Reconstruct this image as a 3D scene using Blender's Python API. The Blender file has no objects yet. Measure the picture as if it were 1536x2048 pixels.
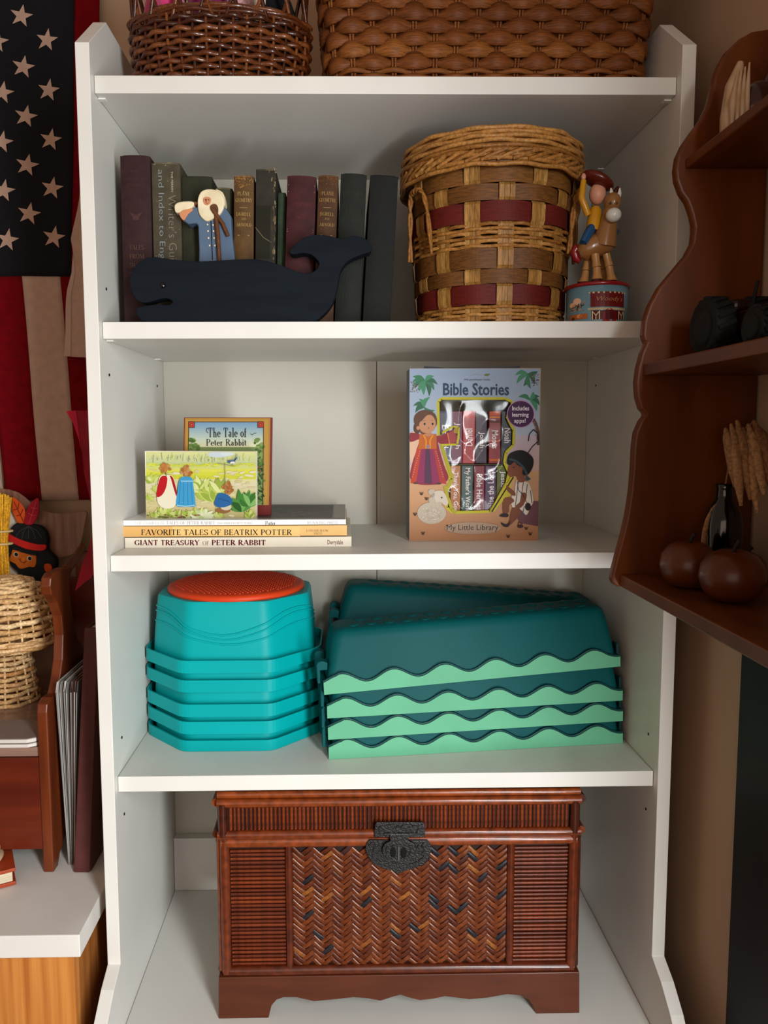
import bpy, bmesh, math, random
from mathutils import Vector, Matrix, noise
from mathutils.geometry import tessellate_polygon
R = math.radians
sin, cos, pi = math.sin, math.cos, math.pi
sc = bpy.context.scene
COL = sc.collection

# ------------------------------------------------------------------ camera
CAM = Vector((-0.05398, -0.92754, 0.95504))
RT = Vector((0.99988, -0.01523, 0.0)); FW = Vector((0.01517, 0.99576, -0.09073))
yaw, pitch, roll = 0.01523, -0.09085, -0.00389
FW = Vector((sin(yaw)*cos(pitch), cos(yaw)*cos(pitch), sin(pitch)))
r0 = Vector((cos(yaw), -sin(yaw), 0)); u0 = r0.cross(FW)
RT = r0*cos(roll)+u0*sin(roll); UP = -r0*sin(roll)+u0*cos(roll)
FPX, PX0, PY0 = 1500.0, 711.13, 999.27
cd = bpy.data.cameras.new('camera'); cam = bpy.data.objects.new('camera', cd); COL.objects.link(cam)
m = Matrix((RT, UP, -FW)).transposed().to_4x4(); m.translation = CAM
cam.matrix_world = m
cd.sensor_fit = 'AUTO'; cd.sensor_width = 36.0; cd.lens = FPX*36.0/2048.0
cd.shift_x = (768-PX0)/2048.0; cd.shift_y = (PY0-1024)/2048.0
cd.clip_start = 0.02
sc.camera = cam

# ------------------------------------------------------------------ world, lights, exposure
w = bpy.data.worlds.new('world'); sc.world = w; w.use_nodes = True
w.node_tree.nodes['Background'].inputs[0].default_value = (1.0, 0.70, 0.53, 1)
w.node_tree.nodes['Background'].inputs[1].default_value = 0.31
def lamp(name, kind, loc, target, energy, color, **kw):
    l = bpy.data.lights.new(name, kind); o = bpy.data.objects.new(name, l); COL.objects.link(o)
    o.location = loc; d = Vector(target)-Vector(loc); o.rotation_euler = d.to_track_quat('-Z', 'Y').to_euler()
    l.energy = energy; l.color = color
    for k, v in kw.items(): setattr(l, k, v)
    return o
# daylight through a tall narrow door opening ahead of the right wall, and an added dim warm fill light from the front
lamp('door_daylight', 'AREA', (0.455, -1.25, 0.70), (-1.1, -0.15, 0.10), 36, (0.95, 0.99, 1.0), shape='RECTANGLE', size=0.16, size_y=1.4)
lamp('warm_fill', 'AREA', (-0.35, -2.0, 0.95), (0.1, 0.1, 1.0), 7.0, (1.0, 0.78, 0.64), shape='RECTANGLE', size=1.6, size_y=1.0)
vs = sc.view_settings
sc.display_settings.display_device = 'sRGB'
vs.view_transform = 'Standard'; vs.look = 'None'; vs.exposure = 0.0; vs.gamma = 1.0; vs.use_curve_mapping = False

# ------------------------------------------------------------------ helpers: pixels of the photograph to places
def ray(px, py): return FW+RT*((px-PX0)/FPX)-UP*((py-PY0)/FPX)
def at(px, py, Y): d = ray(px, py); return CAM+d*((Y-CAM.y)/d.y)
def atZ(px, py, Z): d = ray(px, py); return CAM+d*((Z-CAM.z)/d.z)
def atX(px, py, X): d = ray(px, py); return CAM+d*((X-CAM.x)/d.x)
def atP(px, py, p, n): d = ray(px, py); return CAM+d*((Vector(p)-CAM).dot(n)/d.dot(n))

# ------------------------------------------------------------------ materials
TONE = 1.16
def lin(c):
    if isinstance(c, str):
        c = [int(c[i:i+2], 16) for i in (0, 2, 4)]
    return tuple((x/255/12.92 if x/255 <= .04045 else ((x/255+.055)/1.055)**2.4)**TONE for x in c)
MATS = {}
def mat(name, color, rough=.5, color2=None, kind='noise', scale=40, stretch=(1, 1, 1), bump=0., bscale=None, var=0., metal=0., spec=.3, coat=0., dist=3., sheen=0.):
    """procedural material: two colours mixed by noise / wood rings, per-object variation, fine relief"""
    if name in MATS: return MATS[name]
    m = bpy.data.materials.new(name); m.use_nodes = True; MATS[name] = m
    nt = m.node_tree; N = nt.nodes; L = nt.links; b = N['Principled BSDF']
    b.inputs['Roughness'].default_value = rough; b.inputs['Metallic'].default_value = metal
    b.inputs['Specular IOR Level'].default_value = spec; b.inputs['Coat Weight'].default_value = coat
    b.inputs['Coat Roughness'].default_value = .15; b.inputs['Sheen Weight'].default_value = sheen
    c1 = lin(color); c2 = lin(color2) if color2 else tuple(x*.9 for x in c1)
    tc = N.new('ShaderNodeTexCoord'); mp = N.new('ShaderNodeMapping'); mp.inputs['Scale'].default_value = stretch
    L.new(tc.outputs['Object'], mp.inputs['Vector'])
    oi = N.new('ShaderNodeObjectInfo')
    ad = N.new('ShaderNodeVectorMath'); ad.operation = 'ADD'; L.new(mp.outputs[0], ad.inputs[0])
    sx = N.new('ShaderNodeVectorMath'); sx.operation = 'SCALE'; sx.inputs[0].default_value = (7, 3, 5); L.new(oi.outputs['Random'], sx.inputs['Scale'])
    L.new(sx.outputs[0], ad.inputs[1])
    if kind == 'wood':
        t = N.new('ShaderNodeTexWave'); t.inputs['Scale'].default_value = scale; t.inputs['Distortion'].default_value = dist
        t.inputs['Detail'].default_value = 3; t.inputs['Detail Scale'].default_value = 1.4; L.new(ad.outputs[0], t.inputs['Vector']); fac = t.outputs['Fac']
    else:
        t = N.new('ShaderNodeTexNoise'); t.inputs['Scale'].default_value = scale; t.inputs['Detail'].default_value = 4
        L.new(ad.outputs[0], t.inputs['Vector']); fac = t.outputs['Fac']
    mx = N.new('ShaderNodeMix'); mx.data_type = 'RGBA'; mx.inputs[6].default_value = (*c1, 1); mx.inputs[7].default_value = (*c2, 1)
    cr = N.new('ShaderNodeMapRange'); cr.inputs[1].default_value = .3; cr.inputs[2].default_value = .7
    L.new(fac, cr.inputs[0]); L.new(cr.outputs[0], mx.inputs[0])
    out = mx.outputs[2]
    if var:
        hs = N.new('ShaderNodeHueSaturation'); mr = N.new('ShaderNodeMapRange'); mr.inputs[3].default_value = 1-var; mr.inputs[4].default_value = 1+var
        L.new(oi.outputs['Random'], mr.inputs[0]); L.new(mr.outputs[0], hs.inputs['Value']); L.new(out, hs.inputs['Color']); out = hs.outputs[0]
    L.new(out, b.inputs['Base Color'])
    if bump:
        bp = N.new('ShaderNodeBump'); bp.inputs['Strength'].default_value = bump; bp.inputs['Distance'].default_value = .002
        if bscale:
            t2 = N.new('ShaderNodeTexNoise'); t2.inputs['Scale'].default_value = bscale; t2.inputs['Detail'].default_value = 3
            L.new(ad.outputs[0], t2.inputs['Vector']); L.new(t2.outputs['Fac'], bp.inputs['Height'])
        else: L.new(fac, bp.inputs['Height'])
        L.new(bp.outputs[0], b.inputs['Normal'])
    return m
def ramp_mat(name, cols, rough=.35, spec=.35, coat=0., grain=(1, 1, 1), gscale=300, bump=.3):
    """each object takes one of several colours at random, with a fine grain"""
    m = bpy.data.materials.new(name); m.use_nodes = True; MATS[name] = m
    nt = m.node_tree; N = nt.nodes; L = nt.links; b = N['Principled BSDF']
    b.inputs['Roughness'].default_value = rough; b.inputs['Specular IOR Level'].default_value = spec; b.inputs['Coat Weight'].default_value = coat
    oi = N.new('ShaderNodeObjectInfo'); r = N.new('ShaderNodeValToRGB'); r.color_ramp.interpolation = 'LINEAR'
    e = r.color_ramp.elements
    while len(e) < len(cols): e.new(.5)
    for i, (p, c) in enumerate(cols): e[i].position = p; e[i].color = (*lin(c), 1)
    L.new(oi.outputs['Random'], r.inputs[0])
    tc = N.new('ShaderNodeTexCoord'); mp = N.new('ShaderNodeMapping'); mp.inputs['Scale'].default_value = grain; L.new(tc.outputs['Object'], mp.inputs[0])
    t = N.new('ShaderNodeTexNoise'); t.inputs['Scale'].default_value = gscale; t.inputs['Detail'].default_value = 4; L.new(mp.outputs[0], t.inputs[0])
    hs = N.new('ShaderNodeHueSaturation'); mr = N.new('ShaderNodeMapRange'); mr.inputs[1].default_value = .3; mr.inputs[2].default_value = .7
    mr.inputs[3].default_value = .6; mr.inputs[4].default_value = 1.35
    L.new(t.outputs['Fac'], mr.inputs[0]); L.new(mr.outputs[0], hs.inputs['Value']); L.new(r.outputs[0], hs.inputs['Color']); L.new(hs.outputs[0], b.inputs['Base Color'])
    bp = N.new('ShaderNodeBump'); bp.inputs['Strength'].default_value = bump; bp.inputs['Distance'].default_value = .001; L.new(t.outputs['Fac'], bp.inputs['Height']); L.new(bp.outputs[0], b.inputs['Normal'])
    return m
def print_mat(name, rough):
    m = bpy.data.materials.new(name); m.use_nodes = True
    b = m.node_tree.nodes['Principled BSDF']; b.inputs['Roughness'].default_value = rough; b.inputs['Specular IOR Level'].default_value = .15
    a = m.node_tree.nodes.new('ShaderNodeVertexColor'); a.layer_name = 'ink'; m.node_tree.links.new(a.outputs[0], b.inputs['Base Color'])
    return m
PRINT = print_mat('printed_ink', .45); PRINTM = print_mat('matte_ink', .75)

# ------------------------------------------------------------------ mesh building
class MB:
    def __init__(s): s.v = []; s.f = []; s.sm = []
    def add(s, vs, fs, smooth=False):
        n = len(s.v); s.v += [tuple(v) for v in vs]; s.f += [tuple(i+n for i in f) for f in fs]; s.sm += [smooth]*len(fs); return s
    def box(s, lo, hi, M=None):
        x0, y0, z0 = lo; x1, y1, z1 = hi
        vs = [Vector(p) for p in ((x0, y0, z0), (x1, y0, z0), (x1, y1, z0), (x0, y1, z0), (x0, y0, z1), (x1, y0, z1), (x1, y1, z1), (x0, y1, z1))]
        if M: vs = [M @ p for p in vs]
        return s.add(vs, [(0, 3, 2, 1), (4, 5, 6, 7), (0, 1, 5, 4), (1, 2, 6, 5), (2, 3, 7, 6), (3, 0, 4, 7)])
    def prism(s, pts, off, M=None):
        """closed polygon of 3D points, extruded by the vector off"""
        n = len(pts); a = [Vector(p) for p in pts]; b = [p+Vector(off) for p in a]
        if M: a = [M @ p for p in a]; b = [M @ p for p in b]
        return s.add(a+b, [tuple(range(n))[::-1], tuple(range(n, 2*n))]+[(i, (i+1) % n, n+(i+1) % n, n+i) for i in range(n)])
    def loft(s, rings, cap0=True, cap1=True, smooth=True, closed=True):
        n = len(rings[0]); vs = [p for r in rings for p in r]; fs = []
        for k in range(len(rings)-1):
            for i in range(n if closed else n-1):
                j = (i+1) % n; fs.append((k*n+i, k*n+j, (k+1)*n+j, (k+1)*n+i))
        s.add(vs, fs, smooth)
        if cap0: s.add(rings[0], [tuple(range(n))[::-1]])
        if cap1: s.add(rings[-1], [tuple(range(n))])
        return s
    def lathe(s, prof, c=(0, 0, 0), seg=32, axis='z', sx=1, sy=1, M=None):
        rings = []
        for r, h in prof:
            ring = []
            for i in range(seg):
                a = 2*pi*i/seg; p = Vector((r*cos(a)*sx, r*sin(a)*sy, h))
                if M: p = M @ p
                ring.append(p+Vector(c))
            rings.append(ring)
        return s.loft(rings)
    def ball(s, c, r, seg=16, rg=10, M=None):
        r = (r, r, r) if isinstance(r, (int, float)) else r
        rings = []
        for k in range(rg+1):
            t = -pi/2+pi*k/rg; t = max(-pi/2+.02, min(pi/2-.02, t))
            ring = []
            for i in range(seg):
                p = Vector((r[0]*cos(t)*cos(2*pi*i/seg), r[1]*cos(t)*sin(2*pi*i/seg), r[2]*sin(t)))
                if M: p = M @ p
                ring.append(p+Vector(c))
            rings.append(ring)
        return s.loft(rings)
    def tube(s, pts, rad, sides=8, closed=False, flat=1., ref=None):
        """tube along points; rad number or list; flat squashes the section along the second axis"""
        P = [Vector(p) for p in pts]; n = len(P); rad = rad if isinstance(rad, (list, tuple)) else [rad]*n
        rings = []; up = None
        for i in range(n):
            a = P[(i-1) % n] if closed or i else P[0]; b = P[(i+1) % n] if closed or i < n-1 else P[-1]
            t = (b-a).normalized()
            if ref is not None: u = Vector(ref); u = (u-t*u.dot(t)).normalized()
            else:
                if up is None: up = Vector((0, 0, 1)) if abs(t.z) < .9 else Vector((1, 0, 0))
                u = (up-t*up.dot(t)).normalized(); up = u
            v = t.cross(u)
            rings.append([P[i]+(u*cos(2*pi*k/sides)+v*flat*sin(2*pi*k/sides))*rad[i] for k in range(sides)])
        if closed: rings.append(rings[0]); return s.loft(rings, False, False)
        return s.loft(rings)
    def ring(s, pts, nor, rn, rz, sides=6):
        """closed ring of roughly horizontal points with outward normals; section rn outward by rz upward (numbers or lists)"""
        n = len(pts); rn = rn if isinstance(rn, (list, tuple)) else [rn]*n; rz = rz if isinstance(rz, (list, tuple)) else [rz]*n
        if sides == 4: sec = [(1, 1), (1, -1), (-1, -1), (-1, 1)]
        else: sec = [(cos(2*pi*k/sides), -sin(2*pi*k/sides)) for k in range(sides)]
        rings = [[Vector(pts[i])+Vector(nor[i])*rn[i]*a+Vector((0, 0, rz[i]*b)) for a, b in sec] for i in range(n)]
        rings.append(rings[0]); return s.loft(rings, False, False, sides != 4)
    def mesh(s, name, m, off=(0, 0, 0)):
        me = bpy.data.meshes.new(name); o = Vector(off)
        me.from_pydata([tuple(Vector(v)-o) for v in s.v], [], s.f)
        for p, q in zip(me.polygons, s.sm): p.use_smooth = q
        if m: me.materials.append(m)
        me.update(); return me
    def build(s, name, m, parent=None, bevel=0., seg=2, fix=True, **tags):
        off = origin(parent) if parent else Vector((0, 0, 0))
        if not parent and 'loc' in tags: off = Vector(tags.pop('loc'))
        me = s.mesh(name, m, off)
        if fix:
            b = bmesh.new(); b.from_mesh(me); bmesh.ops.recalc_face_normals(b, faces=b.faces); b.to_mesh(me); b.free()
        o = bpy.data.objects.new(name, me); COL.objects.link(o)
        if parent: o.parent = parent
        else: o.location = off
        if bevel:
            md = o.modifiers.new('bevel', 'BEVEL'); md.width = bevel; md.segments = seg; md.limit_method = 'ANGLE'; md.angle_limit = R(35)
            for p in me.polygons: p.use_smooth = False
        for k, v in tags.items(): o[k] = v
        return o
def origin(o):
    p = Vector((0, 0, 0))
    while o: p += Vector(o.location); o = o.parent
    return p
def thing(name, label, cat, loc, group=None):
    o = bpy.data.objects.new(name, None); COL.objects.link(o); o.location = loc; o.empty_display_size = .02
    o['label'] = label; o['category'] = cat
    if group: o['group'] = group
    return o
def piece(name, me, parent, pos, rot=(0, 0, 0), scale=(1, 1, 1)):
    """a small part that shares its mesh with its fellows"""
    o = bpy.data.objects.new(name, me); COL.objects.link(o); o.parent = parent
    o.location = Vector(pos)-origin(parent); o.rotation_euler = rot; o.scale = scale; return o
def structure(name, mb, m, bevel=0., parent=None, **kw):
    o = mb.build(name, m, parent, bevel, **kw)
    if not parent: o['kind'] = 'structure'
    return o
def smooth_poly(pts, n=4, closed=True):
    out = []; N = len(pts); P = [Vector((p[0], p[1])) for p in pts]
    for i in range(N if closed else N-1):
        p0, p1, p2, p3 = (P[(i-1) % N], P[i], P[(i+1) % N], P[(i+2) % N]) if closed else (P[max(i-1, 0)], P[i], P[i+1], P[min(i+2, N-1)])
        for k in range(n):
            t = k/n; out.append(.5*((2*p1)+(-p0+p2)*t+(2*p0-5*p1+4*p2-p3)*t*t+(-p0+3*p1-3*p2+p3)*t**3))
    if not closed: out.append(P[-1])
    return [(p.x, p.y) for p in out]

# ------------------------------------------------------------------ lettering: a small serif alphabet drawn with a broad pen, and Blender's own sans
def _g(s):
    w, *ops = s.split(';'); r = []
    for o in ops:
        k, *n = o.split(); r.append((k, *[float(x) for x in n]))
    return float(w), r
ST = 'l {0} 0 {0} 1 1;s {0} 0;s {0} 1'
SER = {k: _g(v) for k, v in {
 'A': '.86;l .08 0 .43 1 0;l .43 1 .78 0 1;l .2 .33 .66 .33 0;s .08 0;s .78 0',
 'B': '.72;'+ST.format('.17')+';a .36 .76 .24 .24 -90 90;l .17 .98 .36 .98 0;l .17 .52 .38 .52 0;a .38 .26 .28 .26 -90 90;l .17 .02 .38 .02 0',
 'C': '.8;a .45 .5 .38 .5 40 320;l .74 .68 .74 .98 0',
 'D': '.88;'+ST.format('.17')+';a .36 .5 .44 .5 -90 90;l .17 .98 .36 .98 0;l .17 .02 .36 .02 0',
 'E': '.7;'+ST.format('.17')+';l .17 .97 .6 .97 0;l .17 .03 .63 .03 0;l .17 .52 .5 .52 0;l .6 .76 .6 1 0;l .63 0 .63 .24 0;l .5 .4 .5 .64 0',
 'F': '.64;'+ST.format('.17')+';l .17 .97 .6 .97 0;l .17 .52 .48 .52 0;l .6 .74 .6 1 0;l .48 .4 .48 .64 0',
 'G': '.86;a .45 .5 .38 .5 40 320;l .74 .7 .74 .98 0;l .72 .06 .72 .42 1;s .7 .42',
 'H': '.9;'+ST.format('.17')+';'+ST.format('.73')+';l .17 .5 .73 .5 0', 'I': '.36;'+ST.format('.18'),
 'K': '.84;'+ST.format('.17')+';l .68 1 .2 .45 0;l .34 .58 .74 0 1;s .7 1;s .74 0',
 'L': '.66;'+ST.format('.17')+';l .17 .03 .6 .03 0;l .6 0 .6 .28 0',
 'M': '1.06;l .14 0 .18 1 0;l .18 1 .53 .05 1;l .53 .05 .88 1 0;l .88 1 .92 0 1;s .14 0;s .92 0;s .16 1;s .9 1',
 'N': '.92;l .17 0 .17 1 0;l .17 1 .74 0 1;l .74 0 .74 1 0;s .17 0;s .15 1;s .74 1', 'O': '.9;a .45 .5 .4 .5 0 360',
 'P': '.7;'+ST.format('.17')+';a .36 .73 .27 .27 -90 90;l .17 .98 .36 .98 0;l .17 .46 .36 .46 0',
 'R': '.8;'+ST.format('.17')+';a .36 .74 .25 .25 -90 90;l .17 .98 .36 .98 0;l .17 .49 .36 .49 0;l .38 .49 .72 0 1;s .72 0',
 'S': '.62;a .31 .74 .23 .26 20 270;a .31 .26 .25 .27 -160 90;l .53 .72 .53 .96 0;l .07 .04 .07 .3 0',
 'T': '.76;'+ST.format('.38')+';l .06 .97 .7 .97 0;l .07 .74 .07 1 0;l .69 .74 .69 1 0',
 'U': '.86;l .17 1 .17 .35 1;a .44 .36 .27 .36 180 360;l .71 1 .71 .35 0;s .17 1;s .71 1',
 'V': '.84;l .08 1 .42 0 1;l .42 0 .76 1 0;s .08 1;s .76 1', 'X': '.8;l .1 1 .7 0 1;l .1 0 .7 1 0;s .1 1;s .7 1;s .1 0;s .7 0',
 'W': '1.14;l .08 1 .34 0 1;l .34 0 .57 .9 0;l .57 .9 .82 0 1;l .82 0 1.06 1 0;s .08 1;s 1.06 1',
 'Y': '.8;l .08 1 .4 .48 1;l .4 .48 .72 1 0;l .4 .5 .4 0 1;s .4 0;s .08 1;s .72 1', ' ': '.34', "'": '.2;l .1 1 .1 .78 1',
 'a': '.52;l .36 .4 .36 .04 1;a .24 .4 .13 .2 0 160;a .22 .18 .15 .17 60 300;l .36 .04 .46 .04 0',
 'b': '.56;l .14 0 .14 1 1;a .28 .3 .2 .3 -130 130;s .11 1', 'd': '.56;l .42 0 .42 1 1;a .28 .3 .2 .3 50 310;s .39 1;s .46 0',
 'e': '.5;a .26 .3 .2 .3 0 320;l .08 .34 .46 .34 0', 'f': '.34;l .15 0 .15 .8 1;a .27 .8 .12 .18 70 180;l .04 .58 .3 .58 0;s .15 0',
 'h': '.6;l .14 0 .14 1 1;a .29 .36 .16 .22 0 150;l .45 .36 .45 0 1;s .14 0;s .45 0;s .11 1', 'i': '.28;l .14 0 .14 .6 1;s .14 0;s .12 .6;l .14 .78 .14 .9 1',
 'l': '.28;l .14 0 .14 1 1;s .14 0;s .11 1', 'o': '.54;a .27 .3 .21 .3 0 360', 'r': '.4;l .14 0 .14 .6 1;a .28 .44 .13 .15 50 170;s .14 0;s .12 .6',
 't': '.34;l .15 .12 .15 .82 1;a .25 .14 .1 .12 180 300;l .03 .58 .29 .58 0', 'y': '.52;l .08 .6 .27 .02 1;l .46 .6 .18 -.3 0;s .09 .6;s .45 .6',
 'p': '.56;l .14 -.3 .14 .6 1;a .28 .3 .2 .3 -130 130;s .14 -.3'}.items()}
def serif(text, bold=.13, thin=.045, track=.06):
    polys = []; x = 0
    def line(a, b, wd):
        d = Vector((b[0]-a[0], b[1]-a[1])); nrm = Vector((-d.y, d.x)).normalized()*wd/2
        polys.append([(a[0]+nrm.x, a[1]+nrm.y), (b[0]+nrm.x, b[1]+nrm.y), (b[0]-nrm.x, b[1]-nrm.y), (a[0]-nrm.x, a[1]-nrm.y)])
    for ch in text:
        wd, ops = SER[ch]
        for o in ops:
            if o[0] == 'l': line((x+o[1], o[2]), (x+o[3], o[4]), bold if o[5] else thin)
            elif o[0] == 's': y = o[2]+(.02 if o[2] <= 0.0 else -.02); line((x+o[1]-.11, y), (x+o[1]+.11, y), thin)
            else:
                cx, cy, rx, ry, a0, a1 = o[1:]; n = max(5, int(abs(a1-a0)/18)); P = []; Q = []
                for i in range(n+1):
                    a = R(a0+(a1-a0)*i/n); h = (thin+(bold*1.05-thin)*abs(cos(a)))/2
                    P.append((x+cx+(rx-h*.2+h)*cos(a), cy+(ry-.02+h*.4)*sin(a))); Q.append((x+cx+(rx-h*.2-h)*cos(a), cy+(ry-.02-h)*sin(a)))
                for i in range(n): polys.append([P[i], P[i+1], Q[i+1], Q[i]])
        x += wd+track
    return polys
def sans(text, shear=0., off=0.):
    c = bpy.data.curves.new('lettering', 'FONT'); c.body = text; c.shear = shear; c.offset = off; c.resolution_u = 2
    o = bpy.data.objects.new('lettering', c); COL.objects.link(o)
    dg = bpy.context.evaluated_depsgraph_get(); e = o.evaluated_get(dg); me = e.to_mesh()
    P = [[(me.vertices[i].co.x, me.vertices[i].co.y) for i in p.vertices] for p in me.polygons]
    e.to_mesh_clear(); bpy.data.objects.remove(o); bpy.data.curves.remove(c); return P

class Print:
    """flat coloured print laid on a surface: f(u, v, lift) gives the place of a point of the print"""
    def __init__(s, f, step=.000006, lift=.0003): s.clip = None; s.tint = 1.0; s.f = f; s.v = []; s.fc = []; s.c = []; s.k = lift; s.step = step
    def poly(s, pts, col, up=True):
        if up: s.k += s.step
        if s.clip: c_ = s.clip; pts = [(min(c_[2], max(c_[0], p[0])), min(c_[3], max(c_[1], p[1]))) for p in pts]
        n = len(s.v); s.v += [tuple(s.f(p[0], p[1], s.k)) for p in pts]; s.fc.append(tuple(range(n, n+len(pts)))); s.c.append(tuple(x*s.tint for x in lin(col)))
    def ell(s, x, y, rx, ry, col, a=0, n=20):
        a = R(a); s.poly([(x+rx*cos(t)*cos(a)-ry*sin(t)*sin(a), y+rx*cos(t)*sin(a)+ry*sin(t)*cos(a)) for t in (2*pi*i/n for i in range(n))], col)
    def rect(s, x0, y0, x1, y1, col): s.poly([(x0, y0), (x1, y0), (x1, y1), (x0, y1)], col)
    def line(s, pts, wd, col):
        s.k += s.step
        for a, b in zip(pts, pts[1:]):
            d = Vector((b[0]-a[0], b[1]-a[1]))
            if d.length < 1e-9: continue
            n = Vector((-d.y, d.x)).normalized()*wd/2
            s.poly([(a[0]+n.x, a[1]+n.y), (b[0]+n.x, b[1]+n.y), (b[0]-n.x, b[1]-n.y), (a[0]-n.x, a[1]-n.y)], col, False)
    def leaf(s, x0, y0, x1, y1, wd, col, bend=0.):
        d = Vector((x1-x0, y1-y0)); n = Vector((-d.y, d.x)).normalized(); A = []; B = []
        for i in range(7):
            t = i/6; p = Vector((x0, y0))+d*t+n*bend*sin(pi*t); q = n*wd/2*sin(pi*min(1, t*.9+.08))
            A.append(tuple(p+q)); B.append(tuple(p-q))
        s.poly(A+B[::-1], col)
    def text(s, P, x0, y0, x1, y1, col, rot=0):
        """glyph polygons fitted to the box; pixel rows run downwards; rot 1 reads down, -1 reads up"""
        xs = [p[0] for q in P for p in q]; ys = [p[1] for q in P for p in q]; a, b, c, d = min(xs), max(xs), min(ys), max(ys)
        s.k += s.step
        for q in P:
            r = []
            for (u, v) in q:
                u = (u-a)/(b-a); v = (v-c)/(d-c)
                if rot == 0: r.append((x0+(x1-x0)*u, y1+(y0-y1)*v))
                elif rot == 1: r.append((x0+(x1-x0)*v, y0+(y1-y0)*u))
                else: r.append((x1+(x0-x1)*v, y1+(y0-y1)*u))
            s.poly(r, col, False)
    def build(s, name, parent, m=None):
        off = origin(parent); me = bpy.data.meshes.new(name)
        me.from_pydata([tuple(Vector(v)-off) for v in s.v], [], s.fc)
        ca = me.color_attributes.new('ink', 'FLOAT_COLOR', 'CORNER')
        cols = []
        for p, c in zip(me.polygons, s.c):
            for _ in range(p.loop_total): cols += [*c, 1.0]
        ca.data.foreach_set('color', cols)
        me.materials.append(m or PRINT); me.update()
        o = bpy.data.objects.new(name, me); COL.objects.link(o); o.parent = parent; return o
def on_plane(p, n):
    n = Vector(n).normalized(); p = Vector(p)
    return lambda u, v, k: atP(u, v, p, n)+n*k
rnd = random.Random(7)

# ------------------------------------------------------------------ palette
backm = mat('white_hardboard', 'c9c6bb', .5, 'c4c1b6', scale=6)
white = mat('white_laminate', 'dedcd6', .42, 'd6d4ce', scale=6)
whitep = mat('white_paint', 'e2dfda', .5, 'd8d4ce', scale=9, bump=.08, bscale=60)
wallm = mat('wall_paint', 'c0a68e', .8, 'b99f87', scale=5, bump=.1, bscale=500)
floorm = mat('floor_boards', '6a4a30', .5, '57391f', kind='wood', scale=3, stretch=(1, 8, 1))
black = mat('black_board', '15140f', .55, '1e1c18', scale=30, stretch=(1, 1, .2))
dark = mat('dark_hole', '1a1816', .9)
cherry = mat('cherry_wood', '7c4020', .34, '602c14', scale=7, stretch=(8, 8, .8), coat=.15)
oak = mat('brown_shelf_wood', '763f10', .42, '5e300b', scale=5, stretch=(9, 3, .8), bump=.06)
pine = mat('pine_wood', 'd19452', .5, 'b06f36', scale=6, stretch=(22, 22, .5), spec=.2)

# ------------------------------------------------------------------ the setting
structure('floor', MB().box((-2.2, -2.6, -.05), (.41, .508, 0)), floorm)
structure('wall_back', MB().box((-2.2, .458, 0), (.46, .508, 2.5)), wallm)
structure('wall_right', MB().box((.41, -.60, 0), (.46, .458, 2.5)), wallm)

# ------------------------------------------------------------------ white bookcase
ZS = [1.3789, 1.0899, .8, .5099]; ZB = .1672; HW = .35; TP = .0168; DB = .322
bc = thing('bookcase', 'tall white laminate bookcase with five shelves, filling the middle of the picture', 'bookcase', (0, .16, 0))
prof = [(0, 1.4099), (.0706, 1.4683), (DB+.008, 1.4683), (DB+.008, 0), (-.105, 0), (-.105, .11), (-.098, .16), (-.083, .2), (-.0591, .2272), (-.0294, .2486), (0, .2616)]
for s in (-1, 1):
    x = -HW-TP if s < 0 else HW
    MB().prism([(x, y, z) for y, z in prof], (TP, 0, 0)).build('side_panel', white, bc, .0008)
for z in ZS:
    MB().box((-HW+.0006, .0133, z-.0204), (HW-.0006, DB, z)).build('shelf_board', white, bc, .0006)
MB().box((-HW+.0006, -.092, ZB-.0204), (HW-.0006, DB, ZB)).build('shelf_board', white, bc, .0006)
MB().box((-HW+.0006, -.085, 0), (HW-.0006, -.069, ZB-.0206)).build('plinth_board', white, bc, .0006)
xs = at(753.5, 900, DB).x
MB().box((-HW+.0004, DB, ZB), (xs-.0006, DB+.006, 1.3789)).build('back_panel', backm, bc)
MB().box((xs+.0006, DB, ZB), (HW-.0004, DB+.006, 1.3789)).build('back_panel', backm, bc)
MB().box((xs-.002, DB+.0055, ZB), (xs+.002, DB+.0075, 1.3789)).build('back_seam', dark, bc)
MB().box((-HW+.0006, .304, ZB+.0004), (HW-.0006, DB-.0004, .2612)).build('back_rail', white, bc, .0008)
# peg holes and shelf pins
hole = MB().lathe([(.0019, -.0002), (.0019, .0006)], seg=10, M=Matrix.Rotation(R(90), 4, 'Y')).mesh('peg_hole', dark)
for s, pts in ((-1, [(212, 578), (218, 750), (314, 772), (243, 1475), (248, 1628)]), (1, [(1192, 771), (1297, 1468), (1292, 1618)])):
    for p in pts:
        q = atX(*p, s*HW); piece('peg_hole', hole, bc, (s*(HW-.0003), q.y, q.z))
pin = MB().box((0, -.004, -.0016), (.009, .004, 0)).mesh('shelf_pin', whitep)
for z in ZS[:3]:
    for y in (.03, .27):
        piece('shelf_pin', pin, bc, (-HW+.0004, y, z-.0205)); piece('shelf_pin', pin, bc, (HW-.0094, y, z-.0205))

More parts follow.
